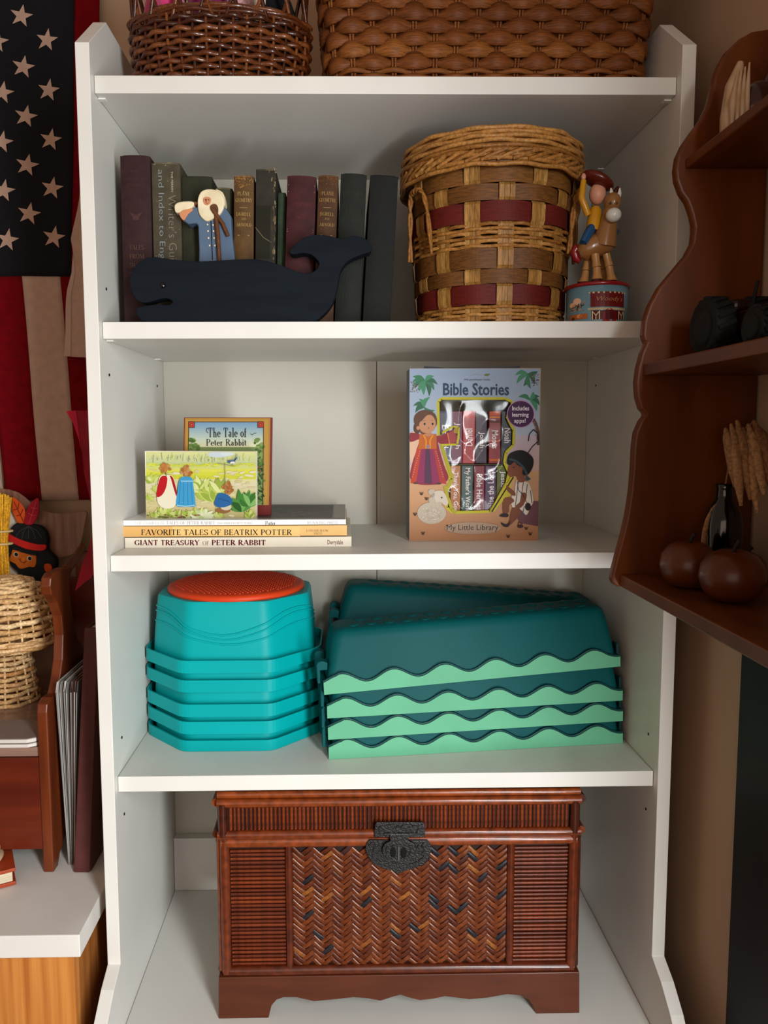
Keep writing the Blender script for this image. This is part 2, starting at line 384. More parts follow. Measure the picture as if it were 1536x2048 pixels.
# ------------------------------------------------------------------ woven ware
def oval(cx, cy, ax, ay, n, e=2.0):
    P = []; N = []
    for i in range(n):
        t = 2*pi*i/n; c, s_ = cos(t), sin(t)
        x = ax*math.copysign(abs(c)**(2/e), c); y = ay*math.copysign(abs(s_)**(2/e), s_)
        nx = math.copysign(abs(c)**(2-2/e), c)/ax; ny = math.copysign(abs(s_)**(2-2/e), s_)/ay; l = math.hypot(nx, ny)
        P.append((cx+x, cy+y)); N.append((nx/l, ny/l, 0))
    return P, N
def even(cx, cy, ax, ay, n, e=2.0):
    """points evenly spaced round an ellipse (e = 2) or a rounded rectangle"""
    if e == 2.0: P, N = oval(cx, cy, ax, ay, 360)
    else:
        r = .035; P = []; N = []
        for q, (sx, sy) in enumerate(((1, 1), (-1, 1), (-1, -1), (1, -1))):
            for j in range(13):
                t = pi/2*(q+j/12); P.append((cx+sx*(ax-r)+r*cos(t), cy+sy*(ay-r)+r*sin(t))); N.append((cos(t), sin(t), 0))
    P = P+[P[0]]; N = N+[N[0]]; D = [0]
    for a, b in zip(P, P[1:]): D.append(D[-1]+math.hypot(b[0]-a[0], b[1]-a[1]))
    A = []; B = []; j = 0
    for i in range(n):
        t = D[-1]*i/n
        while D[j+1] <= t: j += 1
        f = (t-D[j])/(D[j+1]-D[j])
        A.append((P[j][0]*(1-f)+P[j+1][0]*f, P[j][1]*(1-f)+P[j+1][1]*f)); v = (Vector(N[j])*(1-f)+Vector(N[j+1])*f).normalized(); B.append(tuple(v))
    return A, B
def weaver(cx, cy, ax, ay, z, stakes, phase, amp, rn, rz, e=2., per=6, sides=6, jit=0., thick=0., seed=0):
    n = stakes*per; P, N = even(cx, cy, ax, ay, n, e); rg = random.Random(seed); pts = []; RN = []; RZ = []; j = [rg.uniform(-jit, jit) for _ in range(stakes)]
    for i in range(n):
        o = amp*cos(pi*i/per+pi*phase); k = i/per; a = int(k) % stakes; t = k-int(k); dz = j[a]*(1-t)+j[(a+1) % stakes]*t
        pts.append((P[i][0]+N[i][0]*o, P[i][1]+N[i][1]*o, z+dz))
        q = .5+.5*cos(pi*i/per+pi*phase); q = q**.6; lj = 1+(j[a] if t < .5 else j[(a+1) % stakes])*60*(thick > 0); RN.append(rn*(1+thick*(q-.5)*.4)); RZ.append(rz*(1+thick*(q-.55)*1.5)*lj)
    return MB().ring(pts, N, RN, RZ, sides)
wick_d = ramp_mat('brown_wicker', [(0, '3c1c0c'), (.5, '5c2f15'), (1, '7c4a26')], .3, coat=.25)
wick_m = ramp_mat('honey_wicker', [(0, '6b3d18'), (.5, '7d4b22'), (1, '8e5b2b')], .55, spec=.25, grain=(1.5, 1.5, 14), gscale=60, bump=.6)
wick_p = ramp_mat('pale_wicker', [(0, 'bb9260'), (.4, 'dab683'), (.75, 'e6c99c'), (1, 'c8945e')], .45)

# oval basket with an open lattice, top left
Z1 = ZS[0]
ob = thing('oval_basket', 'dark brown oval wicker basket with open lattice top, on the bookcase top left', 'basket', (-.212, .105, Z1))
OX, OY, NS = -.212, .105, 34
def obr(z):
    t = (z-Z1)/.088; return .102+.013*sin(pi*.55*min(t, 1.2)), .054+.009*sin(pi*.55*min(t, 1.2))
MB().lathe([(.098, 0.002), (.1, .006)], (OX, OY, Z1), 40, sy=.53).build('base_disc', wick_d, ob)
for k in range(12):
    z = Z1+.005+k*.0072; ax, ay = obr(z)
    weaver(OX, OY, ax, ay, z, NS, k % 2, .0026, .0027, .0033, jit=.0007, seed=k).build('weaver', wick_d, ob)
for k, (dz, ph) in enumerate(((.0895, 0), (.0935, .5), (.0965, 1))):
    ax, ay = obr(Z1+.088); weaver(OX, OY, ax+.001, ay+.001, Z1+dz, NS//2, ph, .0022, .0029, .0027, per=12, jit=.0015, seed=50+k).build('border_weaver', wick_d, ob)
gap_shade = MB()
for z in (.004, .03, .06, .084): ax, ay = obr(Z1+z); gap_shade.v += [(x, y, Z1+z) for x, y in even(OX, OY, ax-.0062, ay-.0062, 48)[0]]
gap_shade.f = [(k*48+i, k*48+(i+1) % 48, (k+1)*48+(i+1) % 48, (k+1)*48+i) for k in range(3) for i in range(48)]; gap_shade.sm = [True]*len(gap_shade.f)
gap_shade.build('weave_gap_shade', mat('weave_gap_shade', '150c08', .9), ob)  # added dark sheet standing in for the shade between the weavers
for i in range(NS):
    t = 2*pi*i/NS
    def onb(z, t=t, i=i):
        ax, ay = obr(z); P, N = even(OX, OY, ax, ay, NS); return (P[i][0], P[i][1], z)
    MB().tube([onb(Z1+.002), onb(Z1+.03), onb(Z1+.06), onb(Z1+.09)], .0021, 6).build('stake', wick_d, ob)
for i in range(NS):
    for s in ((-1, 1) if i % 2 == 0 else ()):
        P, N = even(OX, OY, .115, .063, NS*4); Q, N2 = even(OX, OY, .118, .082, NS*4)
        a = P[(4*i+(2 if s > 0 else -2)) % (NS*4)]; b = Q[(4*i+s*10) % (NS*4)]
        MB().tube([(a[0], a[1], Z1+.084), ((a[0]+b[0])/2, (a[1]+b[1])/2, Z1+.135), (b[0], b[1], Z1+.19)], .0026, 6).build('lattice_rod', wick_d, ob)
for k in range(3):
    weaver(OX, OY, .115, .08, Z1+.187+.005*k, NS//2, k % 2, .0025, .003, .003, per=12).build('rim_weaver', wick_d, ob)
plush_a = mat('pink_plush', 'e8508e', .95, 'c02a6e', scale=60, bump=1, bscale=350, sheen=.4)
plush_b = mat('magenta_plush', 'b02c86', .95, '8a1c68', scale=60, bump=1, bscale=350, sheen=.4)
plush_c = mat('pale_pink_plush', 'e0b6b8', .95, 'c89a9e', scale=60, bump=1, bscale=350, sheen=.4)
cloth_k = mat('black_cloth', '0d0c10', .9, '15131a', scale=80, bump=.4)
def plush(name, label, m, blobs, loc):
    t = thing(name, label, 'toy', loc)
    b0, *rest = blobs
    MB().ball(b0[0], b0[1], 24, 16).build('body', m, t)
    for c, r in rest: MB().ball(c, r, 16, 12).build('limb', m, t)
    return t
plush('plush_toy', 'bright pink plush toy at left end inside the oval basket', plush_a, [((-.285, .1, Z1+.085), (.026, .03, .075)), ((-.272, .085, Z1+.12), (.018, .02, .04)), ((-.28, .125, Z1+.12), (.02, .02, .04))], (-.285, .1, Z1+.01))
plush('plush_toy', 'magenta plush toy in the middle of the oval basket', plush_b, [((-.222, .1, Z1+.08), (.031, .03, .07)), ((-.232, .09, Z1+.135), (.02, .02, .03)), ((-.212, .09, Z1+.13), (.014, .02, .03))], (-.222, .1, Z1+.01))
plush('plush_toy', 'pale pink plush toy with rounded paw, right of the magenta one in the oval basket', plush_c, [((-.178, .115, Z1+.115), (.018, .022, .024)), ((-.188, .112, Z1+.14), (.016, .016, .02))], (-.178, .115, Z1+.09))
t = thing('cloth_bundle', 'black cloth bundle at right end inside the oval basket', 'cloth', (-.145, .12, Z1+.008))
b = MB().ball((-.145, .118, Z1+.085), (.034, .03, .076), 24, 16)
b.v = [tuple(Vector(v)+Vector((noise.noise(Vector(v)*40), noise.noise(Vector(v)*40+Vector((5, 0, 0))), 0))*.006) for v in b.v]; b.build('folded_cloth', cloth_k, t)
t = thing('card_tag', 'small cream card standing among plush toys in the oval basket', 'card', (-.157, .078, Z1+.06))
MB().prism([(-.163, .078, Z1+.088), (-.152, .078, Z1+.088), (-.150, .08, Z1+.13), (-.166, .08, Z1+.13)], (0, .0012, 0)).build('card', mat('cream_card', 'cfc6b4', .7), t)

# big rectangular basket, top right
rb = thing('rectangular_basket', 'large honey brown rectangular basket of thick twisted weave, on the bookcase top', 'basket', (.131, .17, Z1))
BX, BY, NB = .131, .168, 46
def rbr(z): t = (z-Z1)/.11; return .2+.009*t, .106+.009*t
MB().box((BX-.185, BY-.092, Z1+.001), (BX+.185, BY+.092, Z1+.006)).build('base_board', wick_d, rb)
zz = Z1+.004; k = 0
for kind in 'ttttccccccctttttcccccttt':
    h = .0066 if kind == 't' else .0143
    ax, ay = rbr(zz+h/2)
    weaver(BX, BY, ax, ay, zz+h/2, NB, k % 2, .0032, .003 if kind == 't' else .0031, .0034 if kind == 't' else .0078, 8., jit=.0008 if kind == 't' else .0014, thick=0 if kind == 't' else .75, seed=100+k, per=8).build('weaver', wick_m, rb)
    zz += h*.98; k += 1
topz = zz
Pb, Nb = even(BX, BY, *rbr(Z1), NB, 8); Pt, Nt = even(BX, BY, *rbr(topz), NB, 8)
for i in range(NB):
    m_ = MB()
    for s in (-1, 1):
        d = Vector((-Nb[i][1], Nb[i][0], 0))*.0019*s
        m_.tube([Vector((*Pb[i], Z1+.003))+d, Vector((*Pt[i], topz))+d], .0017, 6)
    m_.build('stake_pair', wick_m, rb)

# ------------------------------------------------------------------ books on the second shelf
Z2 = ZS[1]
page = mat('page_edges', 'b7a57f', .8, '9c8a66', scale=300, stretch=(1, .02, .02), bump=.3)
def old_book(label, px0, px1, pyt, lean, Y, depth, cover, c2, deco=None, bulge=.003, group=None, worn=None, yb=645):
    """px0..px1 the spine's head at row pyt, lean in degrees to the right at the head"""
    a = at(px0, pyt, Y); b = at(px1, pyt, Y); H = (a.z-Z2)/cos(R(lean)); W = (b.x-a.x)*cos(R(lean))
    x0 = a.x-H*sin(R(lean))
    M = Matrix.Translation((x0, Y, Z2+max(0, W*sin(R(lean)))*.0+.0003)) @ Matrix.Rotation(R(lean), 4, 'Y')
    if lean > 0: M = Matrix.Translation((0, 0, W*sin(R(lean)))) @ M
    t = thing('old_book', label, 'book', M @ Vector((W/2, depth/2, 0)), group)
    cm = mat('cloth_'+cover, cover, .72, c2, scale=70, bump=.35, bscale=900)
    th = .0022; n = 8
    outer = [(W*i/n, -bulge*(1-(2*i/n-1)**2)) for i in range(n+1)]
    inner = [(th+(W-2*th)*i/n, th-bulge*(1-(2*i/n-1)**2)) for i in range(n+1)]
    # plan of the case: spine arc, right board, back round the inside to the left board
    P = outer+[(W, depth), (W-th, depth)]+inner[::-1]+[(th, depth), (0, depth)]
    MB().prism([(x, y, 0) for x, y in P], (0, 0, H-.0005), M).build('cover', cm, t, .0006)
    MB().box((th+.0003, th+.003, .003), (W-th-.0003, depth-.003, H-.0035), M).build('page_block', page, t)
    # head band of worn cloth
    MB().tube([M @ Vector((W*i/n, .0006-bulge*(1-(2*i/n-1)**2), H-.0012)) for i in range(1, n)], .0011, 6).build('head_cap', mat('cap_'+cover, worn or c2, .8, cover, scale=200), t)
    if deco:
        Mi = M.inverted(); nn = M.to_3x3() @ Vector((0, -1, 0))
        def f(u, v, k):
            # u, v in mm on the spine from its lower left corner
            x = u/1000; return M @ Vector((x, -bulge*(1-(2*x/W-1)**2)-k, v/1000))
        p = Print(f, lift=.00025); deco(p, W*1000, H*1000); p.build('spine_lettering', t, PRINTM)
    return t
def tx(p, P, x0, y0, x1, y1, col, rot=0): p.text(P, x0, y0, x1, y1, col, rot)
def d_shakes(p, W, H):
    g = '54393a'
    for y in (H-12, H-14, H-48, H-50, H-52, H-98, H-100, H-103): p.rect(W*.06, y, W*.94, y+.45, g)
    for y0, s_, a in ((H-22, 'THE', .34), (H-31, "CHILDREN'S", .1), (H-38.5, 'CLASSICS', .2)): p.text(serif(s_, .16), W*a, y0+3.6, W*(1-a), y0, g)
    for a, b in (((W*.16, H-60), (W*.84, H-60)), ((W*.84, H-60), (W*.84, H-90)), ((W*.84, H-90), (W*.16, H-90)), ((W*.16, H-90), (W*.16, H-60))): p.line([a, b], .4, g)
    for k in range(5): p.leaf(W*.5, H-80, W*.5+(k-2)*4.2, H-69-(2-abs(k-2))*1.5, 2.4, g)
    p.ell(W*.5, H-78, 4.5, 2.2, g)
    for y0, s_ in ((H-117, 'TALES'), (H-128, 'FROM'), (H-139, 'SHAKE'), (H-150, 'SPEARE')): p.text(serif(s_, .15), W*.26, y0+6, W*.74, y0, '6b5148')
def d_index(p, W, H):
    p.text(sans('and Index to English', off=-.014), W*.17, H-9, W*.43, H-140, '8d989b', 1)
    p.text(sans("Writer's Guide", off=-.018), W*.56, H-40, W*.84, H-136, '8a8574', 1)
    p.text(sans('THE PERRIN', off=.01), W*.68, H-11, W*.75, H-36, 'a8a390', 1)
    for k in range(26): p.ell(rnd.uniform(1, W-1), rnd.choice((H-rnd.uniform(0, 5), rnd.uniform(20, H))), rnd.uniform(.3, 1), rnd.uniform(.3, 1.2), '7d7764', n=7)
def d_geom(c, wear):
    def d(p, W, H):
        for k in range(40): p.ell(rnd.uniform(1, W-1), H-abs(rnd.gauss(0, 9)), rnd.uniform(.5, 1.6), rnd.uniform(.4, 1.4), wear, rnd.uniform(0, 90), 7)
        for y in (H-8, H-10): p.rect(0, y, W, y+.5, '41301f')
        for y0, s_, a, h in ((H-25, 'PLANE', .2, 5), (H-33, 'GEOMETRY', .08, 5), (H-50, 'DURELL', .14, 4.4), (H-55, 'AND', .38, 2.6), (H-63, 'ARNOLD', .12, 4.4)):
            p.text(serif(s_, .15), W*a, y0+h, W*(1-a), y0, c)
        p.rect(W*.3, H-40, W*.7, H-39.5, c); p.rect(W*.2, H-74, W*.8, H-73.4, c)
    return d
def d_torn(p, W, H):
    for k in range(60): p.ell(W-abs(rnd.gauss(0, 2.4)), rnd.uniform(20, H), rnd.uniform(.4, 1.2), rnd.uniform(1, 5), rnd.choice(('6d5e46', '8a7a5e', '51452f')), rnd.uniform(-15, 15), 7)
    p.rect(W*.02, H-110, W*.75, H-45, '2c2b20')
    p.line([(0, H-72), (W*.4, H-84), (W*.8, H-90)], .5, '8f8266')
def d_red(p, W, H):
    for y in (H-12, H-20, H-66, H-69): p.rect(W*.04, y, W*.96, y+.9, '8b6a52')
    p.text(serif('CHAPMAN', .14), W*.2, H-33, W*.85, H-37, '6d3a38'); p.text(serif('HILL', .14), W*.35, H-50, W*.68, H-53, '6d3a38')
def d_line(col):
    def d(p, W, H):
        p.rect(W*.1, H-17, W*.9, H-16.5, col); p.rect(W*.1, H-60, W*.9, H-59.5, col); p.text(serif('HISTORY', .12), W*.12, H-22, W*.88, H-26, col)
    return d
old_book('tall maroon storybook with tooled spine, leftmost on the shelf', 240, 300, 312, .3, .062, .16, '3f2023', '33181b', d_shakes)
old_book('faded brown writing handbook with pale vertical lettering, second from left', 302.5, 360, 326, .2, .064, .15, '57503f', '494333', d_index, .001, worn='7a725c')
old_book('plain dark olive book just behind the bearded wooden figure', 363, 424, 353, .4, .07, .17, '33341f', '292a18', None, .001)
old_book('short grey-olive book between bearded figure and a tan geometry book', 428, 465, 377, 1, .075, .13, '4a4a35', '3a3a28', None, worn='77704f')
old_book('tan worn geometry book, the left one of the two', 468, 508, 353, 1.2, .058, .15, '6b4f2c', '574022', d_geom('b09561', '8d6d40'), worn='8d6d40')
old_book('dark olive book with torn fraying spine', 512, 552, 339, 1.4, .052, .15, '37342a', '2b291f', d_torn, .0005, worn='75684c')
old_book('slim dull green book beside the torn one', 556, 572, 386, 1.6, .066, .14, '3a4a35', '2e3c2a', None, .001)
old_book('maroon book with two pale bands and chipped head', 575, 633, 354, 2.4, .052, .15, '4d2023', '3b171a', d_red, worn='5e2b2a')
old_book('brown geometry book, the right one of the two', 637, 677, 353, 2.5, .052, .15, '5a3c22', '47301b', d_geom('a08556', '6d4c2b'), worn='6d4c2b')
old_book('dark green cloth book behind whale tail', 682, 734, 350, 2.9, .056, .16, '21261e', '191d17', d_line('3d4236'))
old_book('thick black leaning book at the right end of the row', 741, 797, 353, 3.3, .062, .17, '151817', '101211', None, .002)

# ------------------------------------------------------------------ wooden whale and bearded figure
navy = mat('navy_paint', '1a222a', .75, '141a22', scale=16, stretch=(1, 1, 6), bump=.2, spec=.12)
WY = .02
wo = [(304, 516), (284, 523), (270, 535), (261, 554), (260, 573), (269, 596), (284, 607), (300, 606), (320, 600), (335, 599), (345, 606), (337, 612), (314, 611), (292, 613), (277, 617), (272, 627), (280, 639), (300, 645.5), (450, 645.5), (611, 646), (642, 635), (665, 609), (675, 573), (682, 542), (697, 523), (724, 511), (741, 505), (742, 491), (728, 478), (708, 474), (690, 479), (669, 477), (646, 472), (618, 474), (595, 487), (579, 505), (587, 511), (607, 508), (625, 513), (638, 528), (632, 542), (614, 549), (591, 544), (560, 532), (517, 521), (470, 521), (396, 525), (349, 521)]
wo = smooth_poly(wo, 3)
wp = [at(x, y, WY) for x, y in wo]; zmin = min(p.z for p in wp)
wp = [Vector((p.x, p.y, p.z-zmin+Z2+.0002)) for p in wp]
wh = thing('wooden_whale', 'navy painted wooden whale cutout with raised tail, in front of the old books', 'whale', (-.19, WY+.011, Z2))
MB().prism(wp, (0, .022, 0)).build('body', navy, wh, .003, 3)
e = at(326, 573, WY); e.z += Z2-zmin
MB().ball(e, (.0034, .0024, .0034), 16, 10).build('eye', mat('black_bead', '050505', .08, spec=.8), wh)
jo = thing('bearded_figure', 'small painted wooden bearded man in blue coat with staff, behind whale', 'figurine', (-.213, .059, Z2))
JY = .048
def cut(pts, Y, th, name, m, bev=.0015, n=3, sm=True):
    q = smooth_poly(pts, n) if sm else pts
    return MB().prism([at(x, y, Y) for x, y in q], (0, th, 0)).build(name, m, jo, bev)
blue = mat('blue_grey_paint', '5f7288', .6, '53667c', scale=14, stretch=(1, 1, .3)); cream = mat('cream_paint', 'e6dcc2', .6, 'd5c8a8', scale=60, bump=.3)
skin = mat('flesh_paint', 'c98f6a', .6); bark = mat('twig', '7a4d2c', .7, '5a3820', scale=90, bump=.5)
zb = at(400, 0, JY)
base = [(398, 640), (397, 560), (398, 500), (396, 450), (392, 446), (376, 448), (366, 440), (362, 430), (372, 421), (388, 415), (402, 412), (425, 408), (450, 414), (462, 432), (464, 470), (470, 520), (474, 645)]
q = [at(x, y, JY) for x, y in base]; q[0].z = q[-1].z = Z2+.0005
MB().prism(q, (0, .02, 0)).build('coat', blue, jo, .002)
cut([(396, 395), (402, 383), (414, 378), (430, 379), (443, 386), (448, 400), (447, 415), (440, 428), (428, 436), (414, 442), (404, 436), (397, 425), (395, 408)], JY-.004, .006, 'beard_and_hair', cream)
cut([(430, 378), (445, 384), (450, 400), (449, 412), (438, 412), (440, 396)], JY-.002, .016, 'hood', cream)
cut([(406, 398), (410, 394), (418, 394), (422, 398), (420, 406), (414, 410), (408, 407)], JY-.0052, .002, 'face', skin, .0006)
cut([(362, 436), (358, 425), (366, 416), (378, 414), (386, 419), (376, 428), (368, 440)], JY-.002, .012, 'hand', skin)
cut([(350, 423), (349, 410), (357, 404), (372, 402), (386, 403), (388, 410), (380, 417), (366, 420), (358, 425)], JY-.003, .014, 'seagull', cream)
cut([(384, 403), (394, 404), (392, 409), (386, 410)], JY-.002, .008, 'beak', bark, .0005)
for x in (412, 417): MB().ball(at(x, 400, JY-.0055), .0011, 8, 6).build('eye', mat('black_bead', '050505', .1), jo)
MB().ball(at(415, 403, JY-.006), (.002, .0018, .0028), 10, 8).build('nose', skin, jo)
MB().tube([at(432, 430, JY-.004), at(436, 470, JY-.005), at(439, 521, JY-.004), at(442, 600, JY-.003)], .0026, 8).build('staff', bark, jo)
MB().tube([at(424, 417, JY-.006), at(432, 428, JY-.006), at(446, 448, JY-.005), at(456, 472, JY-.004)], .0024, 8).build('staff', bark, jo)
cut([(420, 412), (430, 407), (436, 416), (433, 432), (424, 424)], JY-.007, .006, 'hand', bark, .001)
btn = MB().ball((0, 0, 0), (.0012, .0008, .0012), 8, 6).mesh('button', cream)
for x, y in ((415, 449), (426, 450), (416, 462), (427, 462), (417, 476), (428, 476), (419, 491), (430, 491)): piece('button', btn, jo, at(x, y, JY-.0005))
MB().tube([at(422, 442, JY-.0002), at(423, 470, JY-.0002), at(425, 520, JY-.0002)], .0006, 5).build('coat_seam', dark, jo)

# ------------------------------------------------------------------ splint hamper
HX, HY = .1505, .142
hp = thing('splint_hamper', 'round woven splint hamper with lid and two dull red bands', 'hamper', (HX, HY, Z2))
HB = .244
def hr(z): return .098+.0125*((z-Z2)/.19)
spl = ramp_mat('splint_brown', [(0, '68431a'), (.5, '744c1f'), (1, '805726')], .6, grain=(1, 1, 6), gscale=90)
spl_l = ramp_mat('splint_light', [(0, '9a7238'), (.5, 'a87f45'), (1, 'b38b50')], .55, grain=(4, 4, .6), gscale=120)
spl_r = mat('splint_red', '701f14', .65, '5e1810', scale=60, stretch=(1, 1, 7), bump=.25)
ratt = ramp_mat('rattan', [(0, '94652f'), (.5, 'a9793f'), (1, 'b88a4e')], .5)
NSK = 16
rows = [('ratt', 5, .0049), ('red', 1, .0255), ('splm', 1, .0185), ('spl', 1, .0255), ('ratt', 6, .0052), ('red', 1, .0255), ('splm', 1, .0205), ('spl', 1, .026)]
z = Z2+.001; k = 0; levels = []
for kind, n, h in rows:
    for i in range(n):
        zc = z+h/2; r = hr(zc)
        if kind == 'ratt':
            weaver(HX, HY, r, r, zc, NSK*2, k % 2, .0021, .0019, h*.48, per=6, jit=.0006, seed=300+k).build('rattan_row', ratt, hp)
            levels.append((zc, 0))
        else:
            weaver(HX, HY, r, r, zc, NSK, k % 2, .0021, .0007, h*.49, per=8, sides=4).build('splint_band', {'red': spl_r, 'spl': spl, 'splm': spl}[kind], hp)
            levels += [(zc-h*.35, -1 if k % 2 == 0 else 1), (zc+h*.35, -1 if k % 2 == 0 else 1)]
            if kind in 'splm' and kind != 'spl':
                pass
        z += h
        if kind != 'ratt' or i == n-1: k += 1
        else: k += 1
bodytop = z
MB().lathe([(.094, .0006), (.096, .003)], (HX, HY, Z2), 32).build('base_disc', spl, hp)
for i in range(NSK):
    a = 2*pi*i/NSK; sg = 1 if i % 2 == 0 else -1; d = Vector((cos(a), sin(a), 0)); tn = Vector((-sin(a), cos(a), 0))
    for j in (-1, 0, 1):
        L = []
        for zc, s_ in levels:
            o = (s_*sg)*.0024
            L.append(Vector((HX, HY, zc))+d*(hr(zc)+o)+tn*(j*.0068))
        mb = MB()
        rings = []
        for p in L:
            rings.append([p+tn*.0032-d*.0004, p+tn*.0032+d*.0005, p-tn*.0032+d*.0005, p-tn*.0032-d*.0004])
        mb.loft(rings, smooth=False); mb.build('stake_strip', spl_l, hp)
lid = MB().lathe([(.119, bodytop-.006), (.1205, bodytop+.002), (.12, bodytop+.036), (.116, bodytop+.041), (.02, bodytop+.044)], (HX, HY, 0), 40).build('lid', spl, hp)
zl = bodytop-.009
for k in range(9):
    r = .1212 if k else .1222
    kk = k
    weaver(HX, HY, r-(.0012 if k > 6 else 0), r-(.0012 if k > 6 else 0), zl+.0026, 26, kk % 2, .0016, .0028, .0029, per=6, jit=.0012, seed=400+k).build('rattan_row', ratt, lid)
    zl += .0055
# a braided band low on the lid
for k in range(40):
    a = 2*pi*k/40; q = []
    for j in range(5):
        b_ = a+.15*(j/4-.5)*1.7; q.append((HX+.1236*cos(b_), HY+.1236*sin(b_), bodytop+.004+(j/4-.5)*.012))
    MB().tube(q, .0029, 5, flat=.6).build('braid_strip', ratt, lid)
for s in (-1, 1):
    ca = R(204) if s < 0 else R(-22)
    hb = MB()
    for ph in (0, pi):
        q = []
        for j in range(41):
            t = j/40; aa = ca+(t-.5)*.5; u = 1-(2*t-1)**4
            rr_ = hr(Z2+.15)+.006+.006*sin(pi*t)
            q.append(Vector((HX+rr_*cos(aa), HY+rr_*sin(aa), Z2+.095+.085*u))+Vector((cos(aa)*cos(j*.75+ph), sin(aa)*cos(j*.75+ph), sin(j*.75+ph)))*.0019)
        hb.tube(q, .0022, 6)
    hb.build('rope_handle', ratt, hp)

# ------------------------------------------------------------------ tin push toy with jointed horse
TX, TY = .2755, .062
ty = thing('push_toy', 'wooden jointed horse and peg rider on a round printed tin base', 'toy', (TX, TY, Z2))
tinm = mat('tin_blue', '6f8f9c', .35, '67868f', scale=20, metal=.0, coat=.3); redp = mat('glossy_red', '8f1a20', .3, coat=.4); tan = mat('tan_lacquer', '9a6f42', .3, '90653a', scale=20, coat=.5)
ltan = mat('light_tan_lacquer', 'b58a55', .35, 'a67b48', scale=20, coat=.3); brn = mat('dark_red_lacquer', '4a1512', .35, coat=.3); ylw = mat('yellow_lacquer', 'c8921e', .35, coat=.3)
dbl = mat('blue_lacquer', '26567e', .25, coat=.5); wht = mat('white_lacquer', 'd8d5cc', .35, coat=.3); blk = mat('black_bead', '050505', .1); hatm = mat('russet_lacquer', '66210f', .35, coat=.4); flesh = mat('peg_flesh', 'd09a80', .4)
MB().lathe([(.038, .0005), (.0385, .002), (.0385, .046), (.037, .047)], (TX, TY, Z2), 40).build('tin_base', tinm, ty)
MB().lathe([(.037, .046), (.0405, .0465), (.0412, .0485), (.0405, .0505), (.01, .0512)], (TX, TY, Z2), 40).build('tin_rim', redp, ty)
def tinf(u, v, k):
    p = at(u, v, TY-.03); a = (p.x-TX)/.0387; a = max(-1.5, min(1.5, a*1.12)); rr_ = .0386+k
    return Vector((TX+rr_*sin(a), TY-rr_*cos(a), p.z+.003))
p = Print(tinf)
def srect(x0, y0, x1, y1, c, n=6):
    for i in range(n): p.poly([(x0+(x1-x0)*i/n, y0), (x0+(x1-x0)*(i+1)/n, y0), (x0+(x1-x0)*(i+1)/n, y1), (x0+(x1-x0)*i/n, y1)], c, i == 0)
srect(1181, 590, 1246, 620, '6c1a17', 8); srect(1178, 590, 1250, 593, 'c9b48c', 8); srect(1176, 622, 1250, 626, 'b9a682', 8); srect(1182, 627, 1246, 645, '5a1716', 8)
p.ell(1214, 645, 13, 22, '8a1418', 0, 24)
for x0 in (1184, 1232):
    p.line([(x0, 628), (x0, 645)], 1.6, 'd8c8a0'); p.line([(x0+12, 628), (x0+12, 645)], 1.6, 'd8c8a0'); p.line([(x0, 629), (x0+6, 637), (x0+12, 629)], 1.4, 'd8c8a0'); p.line([(x0+6, 637), (x0+6, 645)], 1.4, 'd8c8a0')
p.text(sans("Woody's", .3, -.015), 1192, 599, 1241, 611, 'b08a5a'); 
p.ell(1155, 606, 9, 7, 'd9b394'); p.ell(1144, 612, 8, 5, 'd9b394')
for k in range(16): p.line([(1138+rnd.uniform(0, 30), 612+rnd.uniform(-4, 14)), (1142+rnd.uniform(0, 34), 612+rnd.uniform(-6, 14))], 1.5, rnd.choice(('a06a3c', '3a2a22', 'c49362')))
srect(1137, 632, 1176, 642, 'a8653a', 6); p.ell(1160, 636, 5, 3.5, 'd9924e'); p.ell(1147, 640, 4, 3, '5a3a22')
p.build('tin_print', ty)
def T(px, py, dy=0): return at(px, py, TY+dy)
leg = [((1176, 517), (1172, 542), (1167, 570), .006), ((1190, 508), (1193, 535), (1194, 564), -.012), ((1212, 508), (1218, 533), (1223, 561), -.004), ((1201, 512), (1204, 540), (1205, 566), .016)]
for (a, b_, c, dy) in leg:
    A, B, C_ = T(*a, dy), T(*b_, dy), T(*c, dy); C_.z = Z2+.0565
    g = MB(); g.tube([A, A.lerp(B, .6), B-(B-A)*.03], [.0052, .0050, .0058], 12); lg = g.build('leg', ltan, ty)
    MB().tube([B, B.lerp(C_, .55), C_], [.0050, .0052, .0075], 12).build('shin', ltan, lg)
    MB().tube([C_+Vector((0, 0, .001)), Vector((C_.x, C_.y, Z2+.0513))], [.0078, .0094], 14).build('hoof', brn, lg)
# body and neck as one turned wooden shape
MB().tube([T(1158, 508), T(1166, 504), T(1180, 496), T(1196, 490), T(1210, 484), T(1220, 478), T(1223, 476)], [.006, .0125, .0152, .0155, .0158, .012, .004], 18).build('horse_body', tan, ty)
MB().tube([T(1207, 492, -.004), T(1211, 470, -.006), T(1217, 445, -.008), T(1222, 420, -.01), T(1225, 405, -.011)], [.0155, .014, .0108, .009, .006], 18).build('horse_neck', tan, ty)
hd = MB().ball(T(1225, 405, -.012), (.0105, .0115, .0125), 20, 14).build('horse_head', tan, ty)
MB().ball(T(1227, 430, -.024), (.0095, .0095, .0088), 20, 14).build('muzzle', wht, hd)
for x in (1221, 1233): MB().ball(T(x, 406, -.0225), (.0015, .001, .0017), 10, 6).build('eye', blk, hd)
for x, d in ((1224, -2), (1238, 2)): MB().tube([T(x, 396, -.014), T(x+d*.4, 386, -.014), T(x+d, 376, -.014)], [.0022, .0028, .0008], 10, flat=.6).build('ear', wht, hd)
MB().tube([T(1231, 396, -.012), T(1232, 384, -.011), T(1236, 374, -.01)], [.003, .0042, .002], 10).build('forelock', brn, hd)
